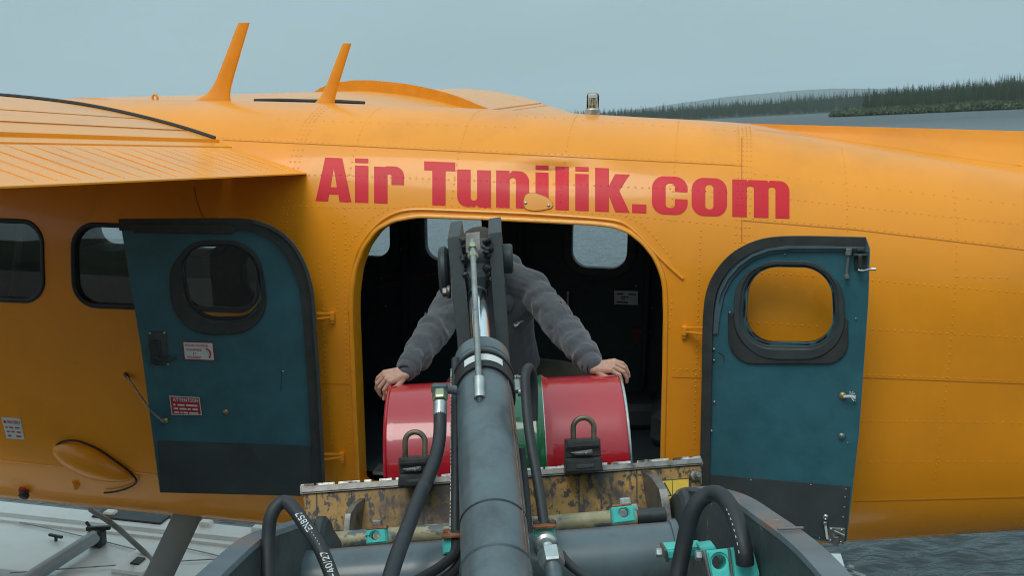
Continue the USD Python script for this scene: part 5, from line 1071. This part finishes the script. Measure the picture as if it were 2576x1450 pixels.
hd = [ball(head, .092), ball(head - hu * .04 + fd * .02, .078), ball(head - hu * .085 + fd * .045, .045), bone(head - hu * .05 - fd * .02, .055, neck, .06), bone(head + fd * .085 + hu * .0, .012, head + fd * .108 - hu * .03, .016), ball(head + R * .088 - hu * .02, .022), ball(head - R * .088 - hu * .02, .022), ball(head + fd * .07 - hu * .062, .026)]
body_m = solid(torso(-.012) + arms(-.006) + legs(-.01) + hd, .012, 6)
pb = part(person, 'body', join([body_m, hf]), skin, smooth=60)
for s in (-1, 1): part(person, 'eye', trimesh.creation.icosphere(2, .013).apply_translation(head + fd * .080 + R * .034 * s - hu * .004), print_white, parent=None) if False else part(pb, 'eye', trimesh.creation.icosphere(2, .013).apply_translation(head + fd * .080 + R * .034 * s - hu * .004), white_label, smooth=True)
hr_ = solid([ball(head + hu * .022 - fd * .018, .094), ball(head + hu * .03 + fd * .03, .075)], .012, 4); part(pb, 'hair', hr_, hair, smooth=60)
# hooded sweatshirt: fuller than the body, with folds round the sleeves
sl = .022
hood = [bone(neck + fwd * .06 + ez * .03 - R * .06, .062, neck + fwd * .06 + ez * .03 + R * .08, .062), bone(neck + fwd * .03 - R * .10, .05, neck - fwd * .07 - ez * .10 - R * .06, .035), bone(neck + fwd * .03 + R * .11, .052, neck - fwd * .07 - ez * .12 + R * .06, .036)]
cuffl, cuffr = wr_l + (el_l - wr_l) * .06, wr_r + (el_r - wr_r) * .06
ht = solid(torso(.016) + hood + [bone(sh_l, 0.0746, sh_l + (el_l - sh_l) * .6, 0.0692), bone(sh_l + (el_l - sh_l) * .6, 0.0692, el_l + ez * -.008, 0.0710), bone(el_l, 0.0673, el_l + (wr_l - el_l) * .45, 0.0601), bone(el_l + (wr_l - el_l) * .45, 0.0619, el_l + (wr_l - el_l) * .82, 0.0501), bone(el_l + (wr_l - el_l) * .82, 0.0501, cuffl, .042),
    bone(sh_r, 0.0764, sh_r + (el_r - sh_r) * .6, 0.0710), bone(sh_r + (el_r - sh_r) * .6, 0.0710, el_r + ez * -.008, 0.0728), bone(el_r, 0.0692, el_r + (wr_r - el_r) * .45, 0.0610), bone(el_r + (wr_r - el_r) * .45, 0.0628, el_r + (wr_r - el_r) * .82, 0.0510), bone(el_r + (wr_r - el_r) * .82, 0.0510, cuffr, .043)], .011, 8)
vv, nn_ = np.array(ht.vertices), np.array(ht.vertex_normals)
def along(a, b): t = (vv - a) @ unit(b - a); return t
fold = np.zeros(len(vv))
for a, b, ph in ((sh_l, el_l, .3), (el_l, wr_l, 1.4), (sh_r, el_r, 2.2), (el_r, wr_r, .7)):
    t = along(a, b) / np.linalg.norm(b - a); c = a + np.clip(t, 0, 1)[:, None] * (b - a); near = np.linalg.norm(vv - c, axis=1) < .12; w = np.where(near & (t > .05) & (t < .93), np.clip(1.3 - 1.2 * np.abs(t - .9), .15, 1), 0)
    wob = meshkit.fbm(vv * 9 + ph) * 5.5
    fold += w * (.0075 * np.sin(t * 15 + wob * 2.6 + ph + 3 * meshkit.noise(vv * 5.))) * .9
fold += 0.020 * (meshkit.fbm(vv * 8.) - .5) + .008 * (meshkit.noise(vv * np.array([22, 22, 11.])) - .5)
ht.vertices = vv + nn_ * fold[:, None]
hp_ = part(person, 'hooded_sweatshirt', ht, hoodie, smooth=75)
for w_, c_, e_ in ((wr_l, cuffl, el_l), (wr_r, cuffr, el_r)):
    d = unit(e_ - w_); part(hp_, 'cuff', lathe(w_ + d * .0, w_ + d * .055, [(0, .036), (.004, .040), (.03, .044), (.05, .046), (.055, .04)], 32), hoodie, smooth=45)
    part(hp_, 'cuff_lining', lathe(w_ - d * .008, w_ + d * .01, [(0, .031), (.002, .034), (.018, .035)], 28), cuff_black, smooth=45)
# emblem on the chest: a small tick under slanted initials
pe = P(1306, 812, 4.2); cand = ht.ray.intersects_location([EYE], [ray(1306, 812)])[0]
pe = cand[np.argmin(np.linalg.norm(cand - EYE, axis=1))] if len(cand) else pe
pl = Plate(pe, unit(R * .95 + U * .25), unit(EYE - pe)); K = .019
sw = np.array([(-1.3, .15), (-1.45, -.35), (-1.15, -.75), (-.7, -.72), (1.6, .75), (-.5, -.22), (-.9, -.25), (-1.15, -.05)]) * K
def emb(poly): g = Polygon(poly).buffer(0); t = trimesh.creation.extrude_polygon(g, .002, engine='earcut'); v = np.array(t.vertices); return trimesh.Trimesh(pl.at(v[:, :2], 0) + (v[:, 2:] + .004) * pl.n, t.faces, process=False)
tx = meshkit.text_mesh('NIKE', .75 * K, .002, bold=True); v = np.array(tx.vertices); v[:, 0] = v[:, 0] * .8 + v[:, 1] * .25 - .95 * K; v[:, 1] += .02 * K
part(hp_, 'chest_emblem', [emb(sw), trimesh.Trimesh(pl.at(v[:, :2], 0) + (v[:, 2:] + .004) * pl.n, tx.faces, process=False)], print_white, smooth=False)
tt_ = solid(legs(.03) + [bone(belly_ + (hip - belly_) * .5, .165, hip, .185)], .014, 8); tt_.vertices = np.array(tt_.vertices) + np.array(tt_.vertex_normals) * (.03 * (meshkit.fbm(np.array(tt_.vertices) * 7.) - .5))[:, None]
part(person, 'trousers', tt_, khaki, smooth=70)
# ------------------------------------------------------------------ water, quay, banks
def waves():
    """a fan-shaped sheet of waves in front of the quay, running out to the horizon, with a plain sheet under its sides"""
    ys = np.r_[2.9 * (1.0062 ** np.arange(760)), np.geomspace(2.9 * 1.0062 ** 760, 9200, 40)[1:]]; us = np.linspace(-1, 1, 460)
    Y, Uu = np.meshgrid(ys, us, indexing='ij'); X = Uu * (3 + .75 * Y); Z = np.zeros_like(X)
    step = np.maximum(Y * .0062, 1.5 * Y / 460 * 1.4)
    g = np.random.default_rng(3)
    for k in range(34):
        wl = .22 * 1.115 ** k if k < 28 else .5 * g.uniform(.6, 1.6); an = math.radians(-62) + g.normal(0, .55); ph = g.uniform(0, 6.3)
        kx, ky = 2 * np.pi / wl * np.cos(an), 2 * np.pi / wl * np.sin(an)
        a = .0055 * wl ** .35 * np.clip(1.6 - wl, .12, 1) * np.clip(wl / step / 3 - .7, 0, 1); s = np.sin(kx * X + ky * Y + ph + 1.3 * np.sin(.31 * X + .23 * Y + k)); Z += a * (1 - 2 * np.abs(s) ** .8 * np.sign(s) * .5) if k % 3 else a * s
    n = len(us); v = np.stack([X, Y, Z - Z.mean()], -1).reshape(-1, 3); i, j = np.meshgrid(np.arange(len(ys) - 1), np.arange(n - 1), indexing='ij')
    q = np.stack([i * n + j, i * n + j + 1, (i + 1) * n + j + 1, (i + 1) * n + j], -1).reshape(-1, 4)
    k = len(v); B = 8800; v = np.vstack([v, [(-B, -B, -.25), (B, -B, -.25), (B, B, -.25), (-B, B, -.25)]])
    return trimesh.Trimesh(v, np.vstack([q[:, [0, 1, 2]], q[:, [0, 2, 3]], [(k, k + 1, k + 2), (k, k + 2, k + 3)]]), process=False)
water_mat = usdkit.material(stage, '/World/Looks/water', {'geo': ('geometry', {}), 'mp': ('mapping', {'scale': (.7, 1.35, 1.), 'rotation': (0., 0., .25)}), 'n': ('noise_texture', {'scale': 6.5, 'detail': 2.5, 'roughness': .5, 'distortion': .35}),
    'mp2': ('mapping', {'scale': (.16, .5, 1.)}), 'n3': ('noise_texture', {'scale': .35, 'detail': 5., 'roughness': .6}), 'add': ('math', {'math_type': 'multiply_add', 'value2': .12}),
    'b': ('bump', {'strength': 1., 'distance': .055}), 'p': ('principled_bsdf', {'base_color': (.035, .048, .052), 'ior': 1.33}), 'ln': ('vector_math', {'math_type': 'length'}), 'rr': ('map_range', {'from_min': 15., 'from_max': 250., 'to_min': .10, 'to_max': .42, 'clamp': True})},
    [('geo.position', 'mp.vector'), ('mp.vector', 'n.vector'), ('geo.position', 'mp2.vector'), ('mp2.vector', 'n3.vector'), ('n3.fac', 'add.value1'), ('n.fac', 'add.value3'), ('add.value', 'b.height'), ('b.normal', 'p.normal'), ('geo.position', 'ln.vector1'), ('ln.value', 'rr.value'), ('rr.result', 'p.roughness')], surface='p.BSDF')
single('water', waves(), water_mat, kind='structure', smooth=True)
quay_mat = look('quay_gravel', (.10, .092, .08), .85, vary=.35, vscale=1.2, bump=.8, bscale=22., bdist=.03)
gx, gy = np.meshgrid(np.linspace(-40, 40, 90), np.linspace(-45, 2.35, 60), indexing='ij'); gz = .95 + .05 * (meshkit.fbm(np.stack([gx * .5, gy * .5, gx * 0], -1)) - .5) - .5 * np.clip((gy - 1.9) / .45, 0, 1) ** 2
n = 60; i, j = np.meshgrid(np.arange(89), np.arange(59), indexing='ij'); q = np.stack([i * n + j, (i + 1) * n + j, (i + 1) * n + j + 1, i * n + j + 1], -1).reshape(-1, 4)
v = np.stack([gx, gy, gz], -1).reshape(-1, 3); edge = np.array([[-40, 2.36, .44], [40, 2.36, .44], [40, 2.7, -1.], [-40, 2.7, -1.]]); k = len(v)
single('quay', trimesh.Trimesh(np.vstack([v, edge]), np.vstack([q[:, [0, 1, 2]], q[:, [0, 2, 3]], [(k + 3, k + 2, k + 1), (k + 3, k + 1, k)]]), process=False), quay_mat, kind='structure', smooth=40)

# an unseen dark slope added behind the loader to block low sky light
sx, sk = np.meshgrid(np.linspace(-260, 260, 120), np.r_[0., np.geomspace(2, 120, 20)], indexing='ij'); sy = -26 - sk - .0006 * sx ** 2 * 0; sz = .6 + 15 * np.clip(sk / 34, 0, 1) ** .8 * (1 + .5 * (meshkit.fbm(np.stack([sx / 14, sk / 14, sx * 0], -1)) - .5))
n = 21; i, j = np.meshgrid(np.arange(119), np.arange(20), indexing='ij'); q = np.stack([i * n + j, i * n + j + 1, (i + 1) * n + j + 1, (i + 1) * n + j], -1).reshape(-1, 4)
tm = trimesh.Trimesh(np.stack([sx, sy, sz], -1).reshape(-1, 3), np.vstack([q[:, [0, 1, 2]], q[:, [0, 2, 3]]]), process=False)
if tm.face_normals[:, 2].mean() < 0: tm.invert()
single('shore_slope', tm, look('added_slope_cover', (.035, .045, .026), .9, vary=.4, vscale=.5, bump=.8, bscale=1.5, bdist=.5), kind='structure', smooth=True)
def shore(px, py):
    d = ray(px, py); t = -H / d[..., 2]; return EYE + d * t[..., None]
bank_mat = look('bank_scrub', (.045, .060, .028), .9, vary=.45, vscale=.12, bump=.8, bscale=.9, bdist=.5)
hill_mat = look('forest_floor', (.028, .038, .022), .9, vary=.4, vscale=.03)
def land(name, line, heights, depth, mat, seed):
    """a strip of land behind a water line; heights(u, k): ground height at place u along it and k metres inland"""
    line = np.asarray(line, float); nu = 160; t = np.r_[0, np.cumsum(np.linalg.norm(np.diff(line, axis=0), axis=1))]; u = np.linspace(0, 1, nu)
    L = np.stack([np.interp(u * t[-1], t, line[:, k]) for k in range(2)], 1); ks = np.r_[-6, 0, np.geomspace(3, depth, 34)]
    V = []
    for k in ks:
        dirs = L / np.linalg.norm(L, axis=1, keepdims=True); q = L + dirs * k
        nz = (meshkit.fbm(np.stack([q[:, 0] / 35, q[:, 1] / 35, q[:, 0] * 0 + seed], -1)) - .5)
        z = np.where(k <= 0, -.4 if k < 0 else .03, heights(u, max(k, 0)) * (1 + .25 * nz) + .4); V.append(np.c_[q, z])
    V = np.array(V); n = nu; i, j = np.meshgrid(np.arange(len(ks) - 1), np.arange(n - 1), indexing='ij'); q = np.stack([i * n + j, i * n + j + 1, (i + 1) * n + j + 1, (i + 1) * n + j], -1).reshape(-1, 4)
    tm = trimesh.Trimesh(V.reshape(-1, 3), np.vstack([q[:, [0, 1, 2]], q[:, [0, 2, 3]]]), process=False)
    if tm.face_normals[:, 2].mean() < 0: tm.invert()
    single(name, tm, mat, kind='structure', smooth=True)
    def ground(u_, k_):
        a = np.stack([np.interp(u_ * (nu - 1), np.arange(nu), L[:, c]) for c in range(2)], 1); dirs = a / np.linalg.norm(a, axis=1, keepdims=True); q = a + dirs * k_[:, None]
        nz = (meshkit.fbm(np.stack([q[:, 0] / 35, q[:, 1] / 35, q[:, 0] * 0 + seed], -1)) - .5)
        return np.c_[q, heights(u_, k_) * (1 + .25 * nz) + .4]
    return ground
def polar(px, dist):                                   # a point of the water's surface on a bearing, at a distance
    d = ray(px, 300.); d = d[:2] / np.linalg.norm(d[:2]); return d * dist
near_line = [polar(x, d) for x, d in ((2098, 455), (2130, 440), (2200, 430), (2300, 425), (2420, 415), (2600, 400), (2900, 380), (3300, 360))]
far_line = [polar(x, d) for x, d in ((-900, 1500), (600, 1200), (1300, 1000), (1500, 900), (1800, 850), (2150, 900), (2500, 900), (3300, 900))]
g_near = land('near_bank', near_line, lambda u, k: np.clip(u / .10, 0, 1) * (1.0 * np.clip(k / 25, 0, 1) + np.clip((k - 25) / 160, 0, 1) * (1.0 + 6. * np.clip((u - .15) / .5, 0, 1))) , 420, bank_mat, 1)
_fl = np.array(far_line); _fu = np.r_[0, np.cumsum(np.linalg.norm(np.diff(_fl, axis=0), axis=1))]; _fu /= _fu[-1]
g_far = land('far_bank', far_line, lambda u, k: 1.0 * np.clip(k / 20, 0, 1) + np.clip((k - 15) / 200, 0, 1) ** .9 * np.interp(u, _fu, [7., 7., 7., 6.5, 9., 13., 15., 15.]), 900, hill_mat, 2)
hl = [polar(x, 3200) for x in (1300, 1700, 2000, 2300, 2600, 3000)]
hx = np.linspace(1300, 3000, 200); top_px = np.interp(hx, [1300, 1600, 1700, 1817, 1900, 2000, 2085, 2250, 2330, 2450, 2700, 3000], [305, 275, 261, 245, 237, 228, 223, 223, 226, 236, 262, 300])
def ridge(name, D, px, tops, mat, rough):
    V = []
    for x, yv in zip(px, tops):
        b = ray(x, 300.)[:2]; b = b / np.linalg.norm(b); dd = ray(x, yv); hz = H + dd[2] / np.linalg.norm(dd[:2]) * D
        n_ = rough * (meshkit.fbm(np.array([x * .2, 3., D])) - .5)
        V.append([[*(b * (D - 500)), 0.], [*(b * (D - 200)), max(hz, 1) * .75], [*(b * D), max(hz + n_, 1.5)], [*(b * (D + 500)), 0.]])
    V = np.array(V); n = 4; i, j = np.meshgrid(np.arange(len(px) - 1), np.arange(3), indexing='ij'); q = np.stack([i * n + j, (i + 1) * n + j, (i + 1) * n + j + 1, i * n + j + 1], -1).reshape(-1, 4)
    tm = trimesh.Trimesh(V.reshape(-1, 3), np.vstack([q[:, [0, 1, 2]], q[:, [0, 2, 3]]]), process=False)
    if tm.face_normals[:, 2].mean() < 0: tm.invert()
    single(name, tm, mat, kind='structure', smooth=True); return V
HV = ridge('far_hill', 7000., hx, top_px, hill_mat, 6.)

# ------------------------------------------------------------------ spruce trees
needle = usdkit.material(stage, '/World/Looks/spruce_needles', {'oi': ('object_info', {}), 'geo': ('geometry', {}), 'n': ('noise_texture', {'scale': .9, 'detail': 3.}), 'ad': ('math', {'math_type': 'multiply_add', 'value2': .55}),
    'r': ('rgb_ramp', {'ramp': [(.25, (.013, .025, .011)), (.6, (.026, .046, .018)), (.95, (.056, .074, .028))]}), 'p': ('principled_bsdf', {'roughness': .8}), 't': ('translucent_bsdf', {'color': (.03, .05, .02)}), 'm': ('mix_closure', {'fac': .12})},
    [('oi.random', 'ad.value1'), ('geo.position', 'n.vector'), ('n.fac', 'ad.value3'), ('ad.value', 'r.fac'), ('r.color', 'p.base_color'), ('p.BSDF', 'm.closure1'), ('t.BSDF', 'm.closure2')], surface='m.closure')
bark = look('gray_bark', (.07, .06, .05), .9, vary=.3)
scrub_mat = usdkit.material(stage, '/World/Looks/willow_scrub', {'oi': ('object_info', {}), 'r': ('rgb_ramp', {'ramp': [(0, (.042, .066, .024)), (.6, (.078, .108, .038)), (1, (.115, .138, .058))]}), 'p': ('principled_bsdf', {'roughness': .8})}, [('oi.random', 'r.fac'), ('r.color', 'p.base_color')], surface='p.BSDF')
def spruce_mesh(seed, h=8., w=1.25, tiers=15, per=9):
    g = np.random.default_rng(seed); V, Fc = [], []
    for t in range(tiers):
        k = t / (tiers - 1); z = h * (.07 + .90 * k); rr_ = w * (1 - k) ** .85 * g.uniform(.7, 1.15) + .10
        m = max(4, int(per * (1 - .5 * k)))
        for a in np.arange(m) * 2 * np.pi / m + g.uniform(0, 6):
            if g.random() < .10: continue
            r_ = rr_ * g.uniform(.55, 1.15); a2 = .55 * 2.2 / m; dz = -h * .045 * g.uniform(.5, 1.6)
            n0 = len(V); V += [(.03 * np.cos(a), .03 * np.sin(a), z + h * .035), (r_ * .6 * np.cos(a - a2), r_ * .6 * np.sin(a - a2), z + dz * .3), (r_ * np.cos(a), r_ * np.sin(a), z + dz), (r_ * .6 * np.cos(a + a2), r_ * .6 * np.sin(a + a2), z + dz * .3), (r_ * .5 * np.cos(a), r_ * .5 * np.sin(a), z + dz - h * .03)]
            Fc += [(n0, n0 + 1, n0 + 2), (n0, n0 + 2, n0 + 3), (n0 + 1, n0 + 4, n0 + 2), (n0 + 4, n0 + 3, n0 + 2)]
    n0 = len(V); V += [(.06, 0, h * .9), (-.03, .05, h * .9), (-.03, -.05, h * .9), (0, 0, h * 1.04)]; Fc += [(n0, n0 + 1, n0 + 3), (n0 + 1, n0 + 2, n0 + 3), (n0 + 2, n0, n0 + 3)]
    return trimesh.Trimesh(np.array(V), np.array(Fc), process=False)
def trunk_mesh(h): return tube(np.array([(0, 0, -.5), (0, 0, h * .5), (0, 0, h * .97)]), [.10, .06, .015], 6)
UsdGeom.Scope.Define(stage, '/World/Looks')
protos = []
SPR = 'dark spruce tree standing in the forest on the right bank across the water'
def first_tree(name, seed, h, w):
    t = thing(name, SPR, 'tree', base=(0, 0, 0), group='spruce trees on the right bank')
    part(t, 'trunk', trunk_mesh(h), bark); part(t, 'crown', spruce_mesh(seed, h, w), needle, smooth=False); return t
tr = np.random.default_rng(11); done = 0
proto = [None] * 4
def place_tree(pos, sc, kind):
    c, s = math.cos(tr.uniform(0, 6.3)), 0; a = tr.uniform(0, 6.3); m = np.eye(4); m[:2, :2] = [[math.cos(a), math.sin(a)], [-math.sin(a), math.cos(a)]]; m[:3, :3] *= sc; m[2, 2] = sc * tr.uniform(.9, 1.15); m[3, :3] = pos
    if proto[kind] is None:
        proto[kind] = first_tree('spruce_tree', 40 + kind, 8., (1.35, 1.7, 1.15, 2.0)[kind]); x = UsdGeom.Xformable(stage.GetPrimAtPath(proto[kind])); x.GetOrderedXformOps()[0].Set(Gf.Matrix4d(*m.ravel())); return
    p = path_for('/World', 'spruce_tree'); x = UsdGeom.Xform.Define(stage, p); x.GetPrim().GetReferences().AddInternalReference(proto[kind]); x.GetPrim().SetInstanceable(True)
    x.ClearXformOpOrder(); x.MakeMatrixXform().Set(Gf.Matrix4d(*m.ravel())); tag(x.GetPrim(), SPR, 'tree', 'spruce trees on the right bank')
us, kk = tr.uniform(.13, .70, 150), 20 + 60 * tr.random(150) ** 1.3
for q in g_near(us, kk): place_tree(q - [0, 0, .3], tr.uniform(.45, 1.0) if tr.random() < .75 else tr.uniform(1.0, 1.4), int(tr.integers(0, 4)))
def scatter(name, pts, meshes, mat, smin, smax, label, cat, seed):
    g = np.random.default_rng(seed); p = path_for('/World', name); pi = UsdGeom.PointInstancer.Define(stage, p); n = len(pts)
    for k, m in enumerate(meshes): usdkit.mesh(stage, f'{p}/crown_{k:03d}' if k else f'{p}/crown', m, mat, smooth=False)
    pi.CreatePrototypesRel().SetTargets([Sdf.Path(f'{p}/crown_{k:03d}' if k else f'{p}/crown') for k in range(len(meshes))])
    pi.CreateProtoIndicesAttr(Vt.IntArray.FromNumpy(g.integers(0, len(meshes), n).astype(np.int32))); pi.CreatePositionsAttr(Vt.Vec3fArray.FromNumpy(pts.astype(np.float32)))
    s = g.uniform(smin, smax, n); pi.CreateScalesAttr(Vt.Vec3fArray.FromNumpy(np.stack([s, s, s * g.uniform(.8, 1.3, n)], 1).astype(np.float32)))
    a = g.uniform(0, 6.28, n) / 2; pi.CreateOrientationsAttr(Vt.QuathArray([Gf.Quath(float(math.cos(x)), 0., 0., float(math.sin(x))) for x in a]))
    tag(pi.GetPrim(), label, cat, None, 'stuff')
low = [spruce_mesh(90 + k, 8., w, 10, 7) for k, w in enumerate((1.4, 1.75, 1.15))]
un, kn = tr.uniform(.16, .85, 3600), 60 + 200 * tr.random(3600) ** .9
scatter('near_forest', g_near(un, kn) - [0, 0, .3], low, needle, .4, 1.2, 'dense spruce forest rising on the slope of the right bank', 'forest', 5)
uf, kf = tr.uniform(.25, .97, 14000), 5 + 190 * tr.random(14000) ** 1.15
scatter('far_forest', g_far(uf, kf) - [0, 0, .3], low, needle, .4, 1.2, 'hazy spruce forest along the far shore', 'forest', 6)
ii = tr.integers(0, 199, 2600); w_ = tr.random(2600)[:, None]; hp = HV[ii, 1] * (1 - w_) + HV[ii, 2] * w_
scatter('hill_forest', hp - [0, 0, 1.5], low, needle, .8, 1.5, 'pale blue forest on the crest of the distant hill', 'forest', 7)
def bush(seed):
    g = np.random.default_rng(seed); c = g.normal(0, 1, (90, 3)); c /= np.linalg.norm(c, axis=1, keepdims=True); c *= g.uniform(.5, 1, (90, 1)); c[:, 2] = np.abs(c[:, 2]) * .8; V, Fc = [], []
    for p_ in c:
        d = g.normal(0, .22, (3, 3)); n0 = len(V); V += list(p_ + d); Fc.append((n0, n0 + 1, n0 + 2))
    return trimesh.Trimesh(np.array(V), np.array(Fc), process=False)
ub, kb = tr.uniform(.0, .75, 2600), .5 + 32 * tr.random(2600) ** 1.3
kb *= np.clip(.25 + ub / .06, 0, 1)
scatter('bank_scrub', g_near(ub, kb) + [0, 0, .1], [bush(s) for s in (1, 2, 3)], scrub_mat, .7, 2.1, 'olive green willow scrub along the right bank', 'scrub', 8)

# ------------------------------------------------------------------ thin haze over the lake
hz = usdkit.material(stage, '/World/Looks/haze', {'v': ('principled_volume', {'color': (.80, .90, .95), 'density': .00012, 'anisotropy': .2})}, [], volume='v.volume')
bx = trimesh.creation.box(bounds=[[-9000, -3000, -2.], [9000, 9500, 330.]])
single('haze', bx, hz, label='thin pale haze hanging over the lake and its shores', cat='haze', kind='stuff', smooth=False)
